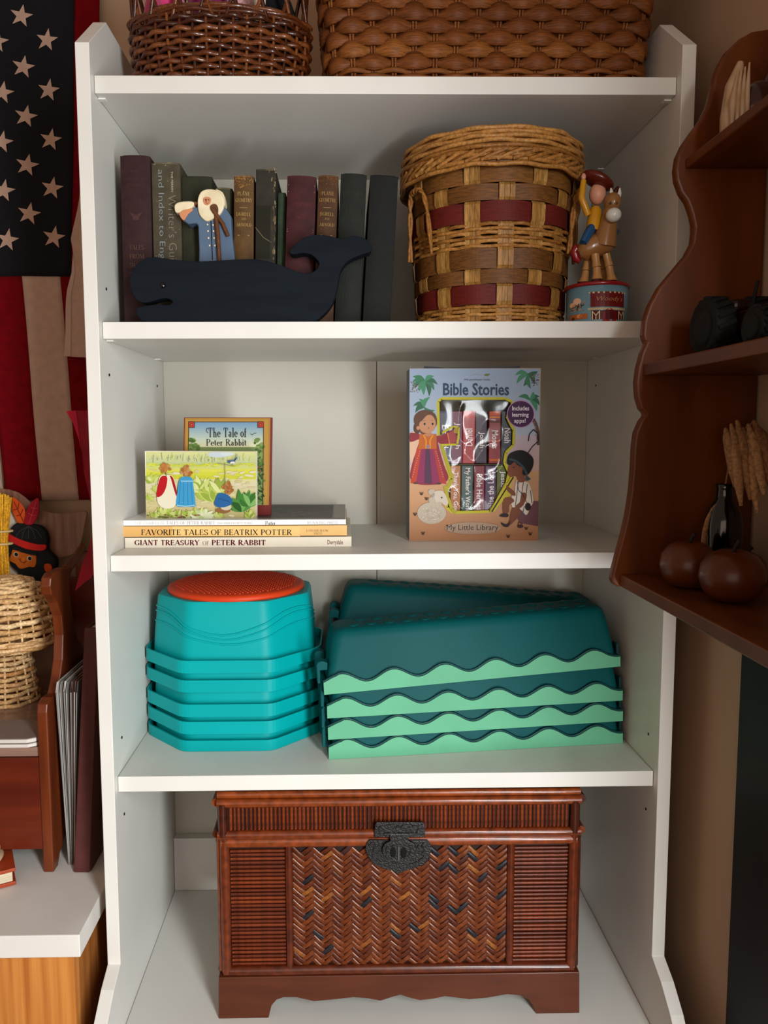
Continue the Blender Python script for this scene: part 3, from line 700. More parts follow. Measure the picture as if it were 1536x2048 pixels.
MB().tube([T(1160, 500, .004), T(1153, 497, .006), T(1149, 505, .007), T(1153, 518, .006), T(1160, 524, .005)], [.004, .0066, .0066, .0052, .003], 12).build('tail', redp, ty)
# plain peg rider: turned pieces without features
MB().tube([T(1184, 455, -.003), T(1177, 467, -.008), T(1166, 486, -.012)], [.006, .0062, .005], 12).build('rider_leg', dbl, ty)
MB().tube([T(1226, 462, .014), T(1233, 468, .012)], [.005, .0058], 12).build('rider_leg', dbl, ty)
MB().tube([T(1186, 462), T(1188, 440), T(1191, 420), T(1192, 413)], [.0095, .0085, .0078, .004], 16).build('rider_body', ylw, ty)
MB().tube([T(1181, 459), T(1188, 451), T(1197, 456)], [.006, .0086, .005], 12).build('saddle', brn, ty)
MB().ball(T(1195, 388), (.0105, .0105, .0135), 20, 14).build('rider_head', flesh, ty)
MB().tube([T(1176, 430, -.004), T(1170, 414, -.006), T(1163, 396, -.007), T(1165, 378, -.006), T(1167, 361, -.005)], [.0044, .0044, .0042, .004, .0036], 12).build('rider_arm', ylw, ty)
MB().ball(T(1167, 354, -.005), (.0032, .0032, .0048), 12, 8).build('rider_hand', flesh, ty)
MB().ball(T(1196, 361, 0), (.022, .018, .0085), 24, 12, Matrix.Rotation(R(27), 4, 'Y')).build('rider_cap', hatm, ty)

# ------------------------------------------------------------------ third shelf: stacked books
Z3 = ZS[2]
paper = mat('paper_block', 'd8cfb8', .8, 'c2b79c', scale=400, stretch=(.02, .02, 1), bump=.2)
SY = .0745
def flat_book(label, px0, px1, z0, z1, depth, cover, dx=0., spine_print=None, top_print=None, hard=True):
    x0 = at(px0, 1070, SY).x; x1 = at(px1, 1070, SY).x; t = thing('picture_book', label, 'book', ((x0+x1)/2, SY+depth/2, z0))
    cm = mat('cover_'+cover, cover, .4, scale=20); th = .0022 if hard else .0008
    MB().prism([(x0, SY, z0), (x0, SY+depth, z0), (x0, SY+depth, z0+th), (x0, SY+th, z0+th), (x0, SY+th, z1-th), (x0, SY+depth, z1-th), (x0, SY+depth, z1), (x0, SY, z1)], (x1-x0, 0, 0)).build('cover', cm, t, .0004)
    MB().box((x0+.003, SY+th+.0002, z0+th+.0001), (x1-.003, SY+depth-.003, z1-th-.0001)).build('page_block', paper, t)
    if spine_print: p = Print(on_plane((0, SY, 0), (0, -1, 0)), lift=.00015); spine_print(p); p.build('spine_lettering', t)
    if top_print: p = Print(lambda u, v, k: atZ(u, v, z1)+Vector((0, 0, k)), lift=.0002); top_print(p); p.build('cover_picture', t)
    return t
def s1(p):
    for a, b, s_ in ((268, 347, 'GIANT'), (354, 399, ''), ): pass
    p.text(serif('GIANT TREASURY', .22, .08), 269, 1079.5, 399, 1091, '6b1626'); p.text(serif('OF', .12), 405, 1082, 418, 1090.5, '6b1626'); p.text(serif('PETER RABBIT', .22, .08), 424, 1079.5, 531, 1091, '6b1626')
    p.text(sans('Derrydale', off=.006), 655, 1080, 686, 1091.5, '6b1626')
def s2(p):
    p.rect(246, 1053, 345, 1072.6, 'd9b072'); p.rect(345, 1053, 600, 1072.6, 'e6c486')
    p.text(serif('FAVORITE TALES OF BEATRIX POTTER', .17, .07), 283, 1058.5, 584, 1070.5, '2a211c')
    p.text(serif('LONGMEADOW', .1), 613, 1058.8, 657, 1063.4, '4a3c2c'); p.text(serif('PRESS', .1), 628, 1064.8, 644, 1069, '4a3c2c')
def s3(p):
    p.text(serif('THE COMPLETE ', .08, .04), 269, 1043, 329, 1049.2, 'a5a29c'); p.text(serif('TALES OF PETER RABBIT', .1, .045), 333, 1042.6, 430, 1049.2, '6d6a66')
    p.text(serif('AND OTHER FAVORITE STORIES', .1), 434, 1044, 505, 1048.4, '77716a'); p.text(serif('Potter', .16), 531, 1042, 551, 1050.4, '26221f'); p.text(serif('RUNNING PRESS', .09), 615, 1042.6, 676, 1048.6, '77736c')
def c3(p):
    p.rect(515, 1009, 690, 1039, '8f8c88')
    p.poly([(515, 1010), (667, 1010), (664, 1036), (515, 1036)], '4b4744'); p.poly([(515, 1026), (666, 1022), (664, 1036), (515, 1036)], '5c5652')
    for k in range(26): x = rnd.uniform(515, 650); y = rnd.uniform(1012, 1034); p.line([(x, y), (x+rnd.uniform(6, 16), y+rnd.uniform(-1, 1))], .8, rnd.choice(('6d6864', '3a3633', '7b7570')))
    p.rect(668, 1009, 690, 1037, 'a6a19a')
flat_book('white hardcover book with maroon title, at the bottom of the book stack', 249, 703, Z3+.0001, Z3+.0138, .225, 'e9e2d2', spine_print=s1)
flat_book('tan yellow hardcover book in the middle of the book stack', 245.5, 694, Z3+.0152, Z3+.0293, .22, 'e3bd7e', spine_print=s2)
flat_book('thin white book on top of the book stack, with grey cover picture', 247.5, 692, Z3+.0302, Z3+.0374, .21, 'ecebe8', spine_print=s3, top_print=c3, hard=False)
ZT = Z3+.0376

def board_book(name, label, corners, Y, th, cover, cat='book', pages=True, cap='cover'):
    """upright thin book facing the room; corners are its front face in the photograph"""
    q = [at(x, y, Y) for x, y in corners]; c = sum(q, Vector())/4
    zb = min(p.z for p in q)
    for p in q:
        if p.z < zb+.01: p.z = ZT
    t = thing(name, label, cat, (c.x, Y+th/2, ZT))
    cm = mat('cover_'+cover, cover, .35, scale=20)
    MB().prism(q, (0, .002, 0)).build('front_cover', cm, t, .0003); MB().prism([p+Vector((0, th-.002, 0)) for p in q], (0, .002, 0)).build('back_cover', cm, t, .0003)
    MB().prism([p*.985+c*.015+Vector((0, .0021-.015*(c.y-p.y), 0)) for p in q], (0, th-.0043, 0)).build('page_block', paper, t)
    return t
# taller book with gold frame behind
tb = board_book('storybook', 'tall storybook with gold frame and blue sky cover, standing behind the garden book', [(368, 835), (544, 835), (541, 1010), (364, 1010)], .128, .012, '7a2420')
p = Print(on_plane((0, .128, 0), (0, -1, 0))); p.clip = (367, 835.5, 541, 1010)
p.poly([(370, 836), (541, 836), (538, 1010), (366, 1010)], 'a5803f'); p.poly([(373, 839), (537, 839), (535, 1010), (369, 1010)], 'b08c49')
for i in range(14):
    f = i/13; c = '%02x%02x%02x' % tuple(int(a+(b-a)*f) for a, b in zip((120, 152, 178), (206, 205, 172)))
    y = 844+i*3.6; p.rect(378.5, y, 527, y+4, c)
p.rect(378.5, 894, 527, 1010, '7f8f5e')
for k in range(70):
    x = rnd.choice((rnd.uniform(380, 398), rnd.uniform(508, 526))); y = rnd.uniform(878, 930); p.ell(x, y, rnd.uniform(2, 6), rnd.uniform(2, 5), rnd.choice(('5f7a3c', '6f8a4a', '4d6a34', '83995a')), n=9)
for k in range(150):
    x = rnd.uniform(500, 526); y = rnd.uniform(920, 1008); p.leaf(x, y, x+rnd.uniform(-7, 7), y+rnd.uniform(-7, 7), 4, rnd.choice(('3c5a2a', '4d6b35', '2f4722', '5f7f42')))
for k in range(9): p.ell(rnd.uniform(508, 522), rnd.uniform(934, 946), 1.6, 1.4, 'b8383e', n=8)
for a, b in (((378, 844), (527.5, 844)), ((378, 844), (376, 1010)), ((527.5, 844), (526, 1010))): p.line([a, b], 1, '3c3426')
for x in (378, 516): p.rect(x-.5, 843, x+12, 855.5, '3a2418'); p.rect(x+.6, 844.2, x+10.9, 854.4, 'b0453a'); p.ell(x+5.7, 849.3, 3, 3, '8a2f28'); p.ell(x+5.7, 849.3, 1.4, 1.4, 'c77a5a')
p.text(serif('The Tale of', .13, .05), 417, 855.5, 493, 874.5, '23262c'); p.text(serif('Peter Rabbit', .13, .05), 413.5, 878, 493, 892, '23262c')
p.line([(417, 866), (413, 862), (414, 857), (420, 856)], 1, '23262c'); p.line([(501, 867), (505, 870), (508, 867), (513, 866)], .9, '3a4048')
p.build('cover_print', tb)
# small garden picture book in front
gb = board_book('picture_book', 'landscape garden picture book with yellow-green cover, standing in front of the taller storybook', [(289.5, 902), (512, 903), (512.5, 1041), (292, 1041)], .1, .016, 'e2dcc8')
p = Print(on_plane((0, .1, 0), (0, -1, 0))); p.clip = (292, 903.5, 512, 1040); p.tint = .78
for i, c in enumerate(('d9dba0', 'd3d79c', 'cdd3a0', 'c6cfa0', 'd2d68a', 'dbdb62', 'd4d84c', 'd0d24a', 'dcd9a4', 'ddd6b4', 'dad3ae', 'd8d2a0', 'd5d196', 'd2cd90', 'd4cc98', 'd5c99c', 'd2c494', 'cdc18e', 'c9bf86', 'c4bb80')):
    y = 903+i*6.9; x0 = 290+i*.12; p.rect(x0, y, 512.3, y+7.1, c)
for k in range(90): x = rnd.uniform(294, 508); p.line([(x, rnd.uniform(905, 918)), (x+rnd.uniform(-2, 2), rnd.uniform(914, 925))], 1.4, rnd.choice(('b4bf9a', 'a3b18e', 'd9deb8', '98a684', 'c4cc74')))
p.ell(437, 909, 22, 6, 'ccd8dc'); p.ell(455, 908, 14, 4, 'd6e0e0')
for k in range(60): x = rnd.uniform(292, 500); p.line([(x, 930+rnd.uniform(-4, 4)), (x+rnd.uniform(8, 22), 930+rnd.uniform(-4, 4))], 1.6, rnd.choice(('d8dd4a', 'c7cf3e', 'e0e070', 'cdd25c')))
for k in range(110): x = rnd.uniform(294, 510); y = rnd.uniform(940, 1036); p.ell(x, y, rnd.uniform(3, 11), rnd.uniform(1, 3), rnd.choice(('dcd6ac', 'd5cd9c', 'e2dcbc', 'cfc690', 'd8c9a0')), rnd.uniform(-15, 15), 9)
def lettuce(x, y, s_, cols, n=16):
    for k in range(n):
        a = R(-90+rnd.uniform(-62, 62)); l = s_*rnd.uniform(.6, 1); p.leaf(x+rnd.uniform(-3, 3), y, x+cos(a)*l, y+sin(a)*l, s_*.28, rnd.choice(cols), rnd.uniform(-3, 3))
Lg = ('c3cf70', 'b2c35c', 'd0d98a', '9fb34e', 'dde2a4')
for x, y, s_ in ((305, 965, 22), (314, 985, 18), (399, 978, 30), (410, 1000, 34), (428, 1002, 40), (440, 985, 34), (300, 1000, 14), (330, 1030, 22), (352, 1034, 20), (376, 1034, 20), (398, 1034, 22), (310, 1034, 16), (440, 1036, 18), (500, 1036, 20)): lettuce(x, y, s_, Lg)
for x, y, s_ in ((398, 1037, 22), (412, 1038, 24)): lettuce(x, y, s_, ('dfe6c0', 'c5d49a', 'e8ecd2'))
for k in range(24): p.ell(rnd.uniform(296, 400), rnd.uniform(1028, 1039), rnd.uniform(2, 5), 1.2, rnd.choice(('8a6a4a', '6b7a34', '9c5a4a', '7c8a40')), n=8)
lettuce(485, 1022, 46, ('3f7a34', '5a9448', '2f6428', '79ad62', '4b8a3c'), 22); lettuce(498, 1012, 34, ('4f8f40', '3f7a34', '8ab870'), 12)
# plain garden things where the printed figures stood: red and cream tulip jar, blue bellflower, brown basket with a blue cloth
p.poly(smooth_poly([(322, 952), (335, 949), (348, 955), (354, 985), (354, 1004), (348, 1014), (336, 1017), (324, 1013), (316, 1002), (316, 975)]), 'e9e2cc')
p.poly(smooth_poly([(330, 951), (322, 955), (316, 975), (315, 993), (325, 990), (333, 976), (336, 956)]), 'c01c28'); p.poly(smooth_poly([(341, 951), (348, 957), (355, 985), (354, 992), (349, 978), (344, 960)]), 'b01824')
p.line([(334, 952), (332, 940)], 2, '7c8a40')
for k in range(34): a = rnd.uniform(0, 6.28); r_ = rnd.uniform(0, 11); p.ell(331+r_*cos(a), 936+r_*sin(a)*.9, 3.2, 3.2, rnd.choice(('b07a42', 'c48a4c', 'b87e46', 'c99a62')), n=8)
p.poly(smooth_poly([(362, 956), (384, 955), (388, 972), (392, 1006), (391, 1012), (372, 1013), (354, 1010), (356, 985)]), '4ba3cf')
for x in (362, 369, 376, 383): p.line([(x, 962), (x-3+(x-362)*.3, 1008)], 1.2, '2f86b8')
p.line([(363, 962), (388, 962)], 3, '8cc4de'); p.line([(355, 1010), (372, 1012), (391, 1010)], 1.6, 'a9d6e8')
for k in range(34): a = rnd.uniform(0, 6.28); r_ = rnd.uniform(0, 11); p.ell(375+r_*cos(a), 941+r_*sin(a)*.95, 3.2, 3.2, rnd.choice(('b07a42', 'b46e3a', 'c9986a', 'bf8a54')), n=8)
p.ell(447, 1020, 15, 6, '9a6f46'); p.ell(453, 1013, 11, 7, 'd3c9b4'); p.poly(smooth_poly([(436, 988), (448, 986), (460, 992), (466, 1004), (456, 1012), (440, 1014), (430, 1008)]), '2f6ea6'); p.line([(438, 996), (450, 1000), (460, 1002)], 1.2, '1f4f80')
for k in range(34): a = rnd.uniform(0, 6.28); r_ = rnd.uniform(0, 12); p.ell(456+r_*cos(a), 975+r_*sin(a), 3.2, 3.2, ('b07a42', 'a86c3a', 'c08a52')[k % 3], n=8)
p.line([(452, 980), (451, 925)], 1, '8d9070'); p.line([(436, 926), (470, 932)], 1, '8d9070')
p.ell(464, 923, 8, 3.4, '5a7a9c', -8); p.ell(466, 925, 5, 2.2, 'e4e2d6', -8); p.leaf(468, 922, 476, 914, 3, '3d5a80'); p.leaf(462, 923, 456, 920, 2, '3d5a80'); p.line([(466, 926), (466, 931)], .7, '4a4038')
p.build('cover_print', gb)

# ------------------------------------------------------------------ boxed set of small books
YF = .122
bx = thing('book_box', 'printed card gift box with clear window onto two rows of small books', 'box', (.128, .14, Z3))
q = [at(x, y, YF) for x, y in ((819, 737), (1083, 737), (1074, 1082), (819, 1082))]
q[2].z = q[3].z = Z3+.0003; q[0].x = q[3].x = (q[0].x+q[3].x)/2; q[1].x = q[2].x = (q[1].x+q[2].x)/2
bz = q[0].z; bx0, bx1 = q[0].x, q[1].x; BD = .052
win = [(882, 797), (1010, 797), (1023, 803), (1026, 812), (1021, 826), (1014, 833), (1022, 850), (1028, 860), (1027, 890), (1012, 905), (1009, 925), (1018, 945), (1012, 975), (980, 1023), (905, 1025), (893, 1015), (893, 985), (900, 960), (886, 900), (877, 870), (876, 803)]
wq = [at(x, y, YF) for x, y in win]
card = mat('card_board', 'b9a58c', .6, scale=60); card_in = mat('card_inside', '4a4420', .7, scale=40)
outer = [Vector((bx0, YF, bz)), Vector((bx1, YF, bz)), Vector((bx1, YF, Z3+.0003)), Vector((bx0, YF, Z3+.0003))]
tri = tessellate_polygon([[Vector((v.x, v.z, 0)) for v in outer], [Vector((v.x, v.z, 0)) for v in wq]])
allv = outer+wq; mb = MB(); n_ = len(allv)
mb.add([v.copy() for v in allv]+[v+Vector((0, .0012, 0)) for v in allv], list(tri)+[tuple(i+n_ for i in t_[::-1]) for t_ in tri]+[(i, (i+1) % 4, n_+(i+1) % 4, n_+i) for i in range(4)]+[(4+i, n_+4+i, n_+4+(i+1) % len(wq), 4+(i+1) % len(wq)) for i in range(len(wq))])
mb.build('front_panel', card, bx)
sidem = mat('card_side', '6d7480', .5, '5d636e', scale=90, stretch=(1, 1, .1))
MB().box((bx0, YF+.0013, Z3+.0003), (bx0+.0012, YF+BD, bz)).build('side_panel', sidem, bx); MB().box((bx1-.0012, YF+.0013, Z3+.0003), (bx1, YF+BD, bz)).build('side_panel', sidem, bx)
MB().box((bx0+.0013, YF+BD-.0012, Z3+.0003), (bx1-.0013, YF+BD, bz)).build('back_panel', card_in, bx)
MB().box((bx0+.0013, YF+.0013, Z3+.0003), (bx1-.0013, YF+BD-.0013, Z3+.0014)).build('bottom_panel', card_in, bx)
MB().box((bx0+.0013, YF+.0013, bz-.0012), (bx1-.0013, YF+BD-.0013, bz)).build('top_panel', mat('card_top', '24324a', .5), bx)
e0, e1 = at(848, 735, YF+.02), at(1040, 735, YF+.02)
MB().prism([(e0.x, YF+.02, bz+.0001), (e1.x, YF+.02, bz+.0001), (e1.x, YF+.02, bz+.0045), (e1.x-.03, YF+.02, bz+.0035), (e0.x+.03, YF+.02, bz+.003), (e0.x, YF+.02, bz+.005)], (0, .0015, 0)).build('top_flap', MATS['card_top'], bx)
p = Print(on_plane((0, YF, 0), (0, -1, 0))); p.clip = (819, 737.6, 1079.4, 1081.4)
clipx0, clipx1 = 819.5, 1079
# everything printed is clipped to the card and kept out of the window by covering pieces laid round it
def inside(x, y, P):
    r = False
    for (x0, y0), (x1, y1) in zip(P, P[1:]+P[:1]):
        if (y0 > y) != (y1 > y) and x < (x1-x0)*(y-y0)/(y1-y0)+x0: r = not r
    return r
wtri = lambda ring, col: None
def backdrop(bands):
    """background bands cut round the window"""
    o2 = [(818.6, 737.6), (1079.6, 737.6), (1076, 1081.4), (818.6, 1081.4)]
    tr = tessellate_polygon([[Vector((x, y, 0)) for x, y in o2], [Vector((x, y, 0)) for x, y in win]]); P = o2+win
    for t_ in tr:
        poly = [P[i] for i in t_]
        for y0, y1, c in bands:
            r = poly
            for yy, sg in ((y0, 1), (y1, -1)):
                out = []
                for a, b in zip(r, r[1:]+r[:1]):
                    da, db = (a[1]-yy)*sg, (b[1]-yy)*sg
                    if da >= 0: out.append(a)
                    if da*db < 0: f = da/(da-db); out.append((a[0]+(b[0]-a[0])*f, a[1]+(b[1]-a[1])*f))
                r = out
                if not r: break
            if len(r) > 2: p.poly(r, c, False)
lerpc = lambda a, b, f: '%02x%02x%02x' % tuple(int(int(a[i:i+2], 16)*(1-f)+int(b[i:i+2], 16)*f) for i in (0, 2, 4))
bands = [(737+i*7, 744+i*7, lerpc('93a3b8', 'a9b4c2', i/19)) for i in range(19)]+[(870+i*8, 878+i*8, lerpc('b8aebb', 'c2a49c', i/8)) for i in range(9)]+[(942+i*9, 951+i*9, lerpc('c49f7c', 'a87a58', i/16)) for i in range(16)]
backdrop(bands)
# yellow-green line round the window
cw = (sum(x for x, y in win)/len(win), sum(y for x, y in win)/len(win))
p.line(win+[win[0]], 5.5, 'b7b02e')
def frond(x, y, L):
    for a, l, b in L: p.leaf(x, y, x+cos(R(a))*l, y+sin(R(a))*l, 9, rnd.choice(('3f7a5c', '35694f', '4a8a68')), b)
frond(850, 762, [(175, 26, 5), (150, 30, 4), (120, 24, 3), (75, 32, -4), (45, 26, -4), (15, 26, -5), (-160, 26, 3), (-30, 20, -3), (95, 28, 2)])
frond(848, 815, [(-170, 22, 6), (-60, 24, -5), (-120, 20, 4), (15, 22, 5), (150, 20, 5)])
frond(1056, 748, [(175, 26, 5), (140, 30, 4), (110, 26, -3), (60, 24, -4), (-15, 20, 2), (80, 30, 3)])
frond(1060, 800, [(-165, 24, 5), (-20, 20, -4), (30, 22, -6), (60, 26, -4), (-70, 18, 3)])
for k in range(30): p.ell(rnd.uniform(821, 838), rnd.uniform(762, 785), 1.2, 1.2, rnd.choice(('5a4038', '7d6a60', '8d7e78')), n=6)
for k in range(40): p.ell(rnd.uniform(1062, 1077), rnd.uniform(748, 772), 1.2, 1.2, rnd.choice(('4a302c', '6d5650', '8d7e78')), n=6)
p.line([(1066, 838), (1072, 850), (1076, 866), (1077, 890)], 7, '6a504a')
for k in range(26): t_ = rnd.random(); p.ell(1066+11*t_+rnd.uniform(-2, 2), 840+50*t_, 1.3, 1, '97857c', n=6)
p.text(sans('Bible Stories', off=.02), 886, 766, 1018, 791, '27405c')
p.text(sans('little grasshopper books', .2), 928, 757, 980, 762, '46505c'); p.leaf(968, 750, 980, 748, 5, '6a7a3c', 1); p.line([(940, 752), (952, 748), (962, 751)], .6, '8a95a0')
# purple roundel
p.ell(1041, 828, 27.5, 27.5, 'b48ab0', n=36); p.ell(1041, 828, 26, 26, '4a2250', n=36)
for y0, y1, a, b, s_ in ((812, 821, 1024, 1058, 'Includes'), (825, 836, 1024, 1057, 'learning'), (837, 848, 1028, 1051, 'apps!')): p.text(sans(s_, off=.02), a, y0, b, y1, 'd8cfd8')
# hills, girl, lamb, boy
p.poly([(1028, 1000), (1050, 1001), (1077, 1002), (1076, 1052), (1040, 1046), (1024, 1020)], '6f4a52')
def shape(pts, c, n=3): p.poly(smooth_poly(pts, n), c)
p.line([(895, 975), (905, 958), (884, 895), (880, 870)], 7, 'a89f2a')
shape([(820, 868), (838, 866), (842, 880), (832, 905), (820, 925)], 'cfae94')
shape([(820, 866), (842, 868), (862, 868), (876, 872), (893, 866), (908, 860), (914, 886), (882, 888), (876, 886), (888, 930), (897, 955), (884, 967), (850, 970), (830, 966), (820, 955), (824, 930), (836, 890), (840, 878), (820, 884)], '8c2c3a')
p.line([(884, 866), (906, 853), (917, 855), (917, 872), (914, 889), (884, 890)], 4, 'b7b02e')
p.poly([(907, 862), (914, 884), (900, 887), (896, 866)], '9c4a4a'); p.line([(895, 866), (899, 888)], 2, 'c9803a'); p.ell(912, 861, 5, 6, 'a08a3a', 20)
for x0, x1, xa, xb, c in ((833, 843, 821, 832, 'b3432a'), (843, 851, 832, 848, '8a2f5a'), (851, 859, 848, 864, '57344f'), (859, 866, 864, 880, '8a2f5a'), (866, 872, 880, 893, 'a83c34')):
    p.poly([(x0, 897), (x1, 897), (xb, 968), (xa, 966)], c)
p.poly([(839, 868), (873, 868), (873, 898), (836, 898)], 'b5641e'); p.line([(847, 870), (852, 880), (852, 897)], 3, 'd08c28'); p.line([(866, 870), (860, 880), (860, 897)], 3, 'd08c28'); p.ell(856, 893, 4, 4, '8f7a86')
for k in range(12): t_ = k/11; p.ell(839-t_*14, 903+t_*50, .9, .9, 'b4a0a0', n=6); p.ell(872+t_*14, 903+t_*50, .9, .9, 'b4a0a0', n=6)
p.ell(831, 966, 5, 2, '5a3a2a'); p.ell(877, 967, 5, 2, '5a3a2a')
p.ell(834, 856, 7, 12, '5a3c2e'); p.ell(856, 868, 8, 5, 'b58060'); shape([(828, 845), (830, 830), (842, 821), (858, 821), (870, 828), (874, 842), (870, 855), (848, 868), (838, 862)], '64422f')
shape([(838, 850), (842, 840), (850, 832), (862, 830), (870, 840), (871, 852), (866, 862), (852, 866), (842, 862)], 'b98a6a'); shape([(836, 840), (846, 826), (862, 825), (852, 832), (842, 843)], '64422f')
for x in (849, 865): p.ell(x, 848, 1.9, 2.5, '1c1512')
p.ell(857, 856, 1.6, 1.2, '8a3428'); p.line([(846, 842), (851, 841)], .7, '4a2f20'); p.line([(862, 841), (866, 841)], .7, '4a2f20'); p.ell(836, 856, 3.5, 4, 'b98a6a')
p.line([(890, 972), (895, 995), (904, 1018), (912, 1026)], 7, 'a89f2a')
for k in range(40): a = 2*pi*k/40; p.ell(863+24*cos(a), 1026+17*sin(a), 5, 5, 'b5aa9a', n=9)
p.ell(863, 1026, 25, 18, 'b5aa9a')
for k in range(12): p.ell(872+10*cos(k), 995+12*sin(k*1.7), 6, 6, 'b5aa9a', n=9)
shape([(868, 984), (884, 982), (892, 992), (896, 1006), (890, 1011), (880, 1003), (872, 1004)], 'c3b9aa'); p.ell(883, 995, 1.8, 2, '5a4a48'); p.ell(866, 990, 3, 5, '9d968a', 30)
for k in range(70): p.ell(rnd.uniform(845, 882), rnd.uniform(1012, 1040), 1.6, 1.2, rnd.choice(('a89c8c', 'c4baab')), n=6)
for x, y in ((843, 988), (830, 1029), (846, 1067), (1052, 1057), (1016, 1073), (853, 998), (1060, 1068)):
    for d in (-3.4, 0, 3.4): p.line([(x+d*.3, y+2), (x+d, y-4)], 1.2, '4a3422')
p.ell(945, 1056, 56, 12, 'a8917e', 0, 30); p.text(sans('My Little Library', off=.0), 893, 1049, 996, 1063, '2a221e')
# boy with crook
p.line([(1055, 906), (1064, 893), (1076, 882), (1075, 866), (1066, 859), (1058, 868), (1056, 882)], 2, '2e2020')
p.poly([(1010, 965), (1022, 972), (1020, 990), (1008, 1000), (986, 1022), (978, 1024)], 'b0a62c')
p.line([(1026, 952), (985, 1022)], 7.5, 'b7b02e'); p.line([(1026, 954), (983, 1023)], 3, '3f2218')
shape([(1032, 960), (1044, 962), (1058, 968), (1066, 1000), (1060, 1014), (1052, 1030), (1042, 1020), (1024, 1014), (1022, 995), (1028, 985)], 'c9bdb0')
for a, b in (((1036, 962), (1030, 1012)), ((1046, 964), (1038, 1016)), ((1054, 968), (1050, 1000)), ((1060, 980), (1063, 1006)), ((1048, 1012), (1044, 1028))): p.line([a, b], 1.8, '5a5f6c')
shape([(1012, 970), (1022, 978), (1030, 985), (1028, 992), (1014, 982)], '7a4a30'); shape([(1044, 985), (1053, 990), (1046, 1010), (1034, 1018), (1030, 1012), (1040, 1002)], '7a4a30')
shape([(1006, 998), (1020, 994), (1028, 1002), (1018, 1010), (1017, 1024), (1006, 1026)], '7a4a30'); shape([(1024, 1016), (1038, 1016), (1040, 1028), (1024, 1046), (1014, 1052), (1018, 1040)], '7a4a30')
shape([(998, 1032), (1006, 1026), (1016, 1028), (1014, 1034)], '2e1c18'); shape([(1001, 1044), (1012, 1048), (1020, 1042), (1016, 1053), (1006, 1052)], '2e1c18'); p.ell(1055, 1013, 6, 8, '2e1a16'); p.line([(1034, 962), (1036, 980), (1046, 990), (1054, 1008)], 1.2, '3a2a26')
shape([(1016, 935), (1020, 925), (1030, 921), (1044, 928), (1048, 950), (1050, 962), (1036, 964), (1032, 952), (1022, 954), (1015, 948)], '80503a')
shape([(1013, 926), (1016, 910), (1026, 903), (1042, 900), (1056, 906), (1066, 918), (1064, 936), (1054, 950), (1044, 948), (1044, 936), (1034, 930), (1028, 924), (1020, 930)], '1b1412')
p.line([(1018, 918), (1032, 922), (1046, 934), (1054, 950)], 4, '39525c'); p.poly([(1050, 948), (1061, 958), (1052, 962)], '39525c'); p.ell(1042, 938, 3, 4, '80503a'); p.line([(1024, 935), (1029, 934)], 1.6, '1b1412')
p.ell(1040, 1052, 6, 3.5, '4a2a22'); p.line([(1035, 1052), (1037, 1043), (1044, 1048)], 1.4, '4a2a22')
p.build('box_print', bx)
# the small books in the window
def mini(label, x0, x1, y0, y1, col, text, rot, tcol='d8cfd0', stripes=(), Y=YF+.006):
    a, b = at(x0, y0, Y), at(x1, y1, Y)
    t = thing('mini_board_book', label, 'book', ((a.x+b.x)/2, Y+.02, b.z), None)
    cm = mat('mini_'+col, col, .4, scale=30)
    MB().box((a.x+.0002, Y, b.z), (b.x-.0002, Y+.038, a.z)).build('block', cm, t, .001)
    p = Print(on_plane((0, Y, 0), (0, -1, 0)), lift=.0002)
    for s0, s1_, c in stripes: p.rect(x0+1, s0, x1-1, s1_, c)
    w_ = (x1-x0); 
    if text: p.text(sans(text[0], off=.015), x0+w_*.24, text[1], x1-w_*.2, text[2], tcol, rot)
    if p.v: p.build('spine_print', t)
    return t
YB = Z3+.0016
U = (822, 927); D_ = (931, 1026)
mini('navy mini book at left end of the upper row in the clear window', 878, 902, *U, '2c3450', ('David', 850, 896), 1, stripes=((822, 826, '3c4668'),))
mini('plum mini book, second from left in the upper row of the window', 902.5, 925, *U, '6a2048', ('Joseph', 845, 898), 1)
mini('bright red mini book, third from left in the upper row of the window', 925.5, 950, *U, 'a32a2a', ('Daniel', 857, 892), -1, stripes=((822, 836, 'b83a34'),))
mini('dark purple mini book in the upper row right of the bright red one', 951, 974, *U, '3a2038', ('Jonah', 864, 896), 1)
mini('red mini book with orange stripes in the upper row of the window', 978, 1001, *U, '8c2228', ('Moses', 861, 897), 1, stripes=((823, 831, 'c25a22'), (833, 836, 'd08a3c'), (840, 846, '6a4038'), (880, 883, 'b8502a'), (918, 922, 'c26a2c')))
mini('grey-blue mini book at right end of the upper row in the window', 1003, 1026, *U, '3d4650', ('Noah', 856, 886), 1)
mini('black mini book at left end of the lower row in the window', 884, 900, *D_, '22222c', ('Miracles', 945, 1005), 1)
mini('ochre mini book in the lower row of the window', 900.5, 921, *D_, 'a5681e', ('Thank You, God', 944, 1023), 1)
mini('dark green mini book in the lower row of the window', 922.5, 946, *D_, '234a42', ("My Father's World", 936, 1024), 1)
mini('crimson mini book in the lower row, right of the dark green one', 948, 969, *D_, '7c1f32', ('Bible Heroes', 948, 1020), 1)
mini('violet mini book in the lower row of the window', 970, 992, *D_, '4f2a50', ('Praise the Lord', 941, 1026), -1)
mini('olive green mini book at right end of the lower row', 993.5, 1016, *D_, '5f6a22', ('Jesus', 942, 975), 1, stripes=((931, 938, '74802e'),))
# tray that carries the upper row
a, b = at(877, 930.8, YF+.006), at(1027, 927.2, YF+.006)
MB().box((bx0+.0016, YF+.004, a.z+.0002), (bx1-.0016, YF+BD-.0016, b.z-.0002)).build('tray', card_in, bx)
a = at(900, 1026, YF+.006)
MB().box((bx0+.0016, YF+.004, Z3+.0015), (bx1-.0016, YF+BD-.0016, a.z-.0002)).build('tray', card_in, bx)
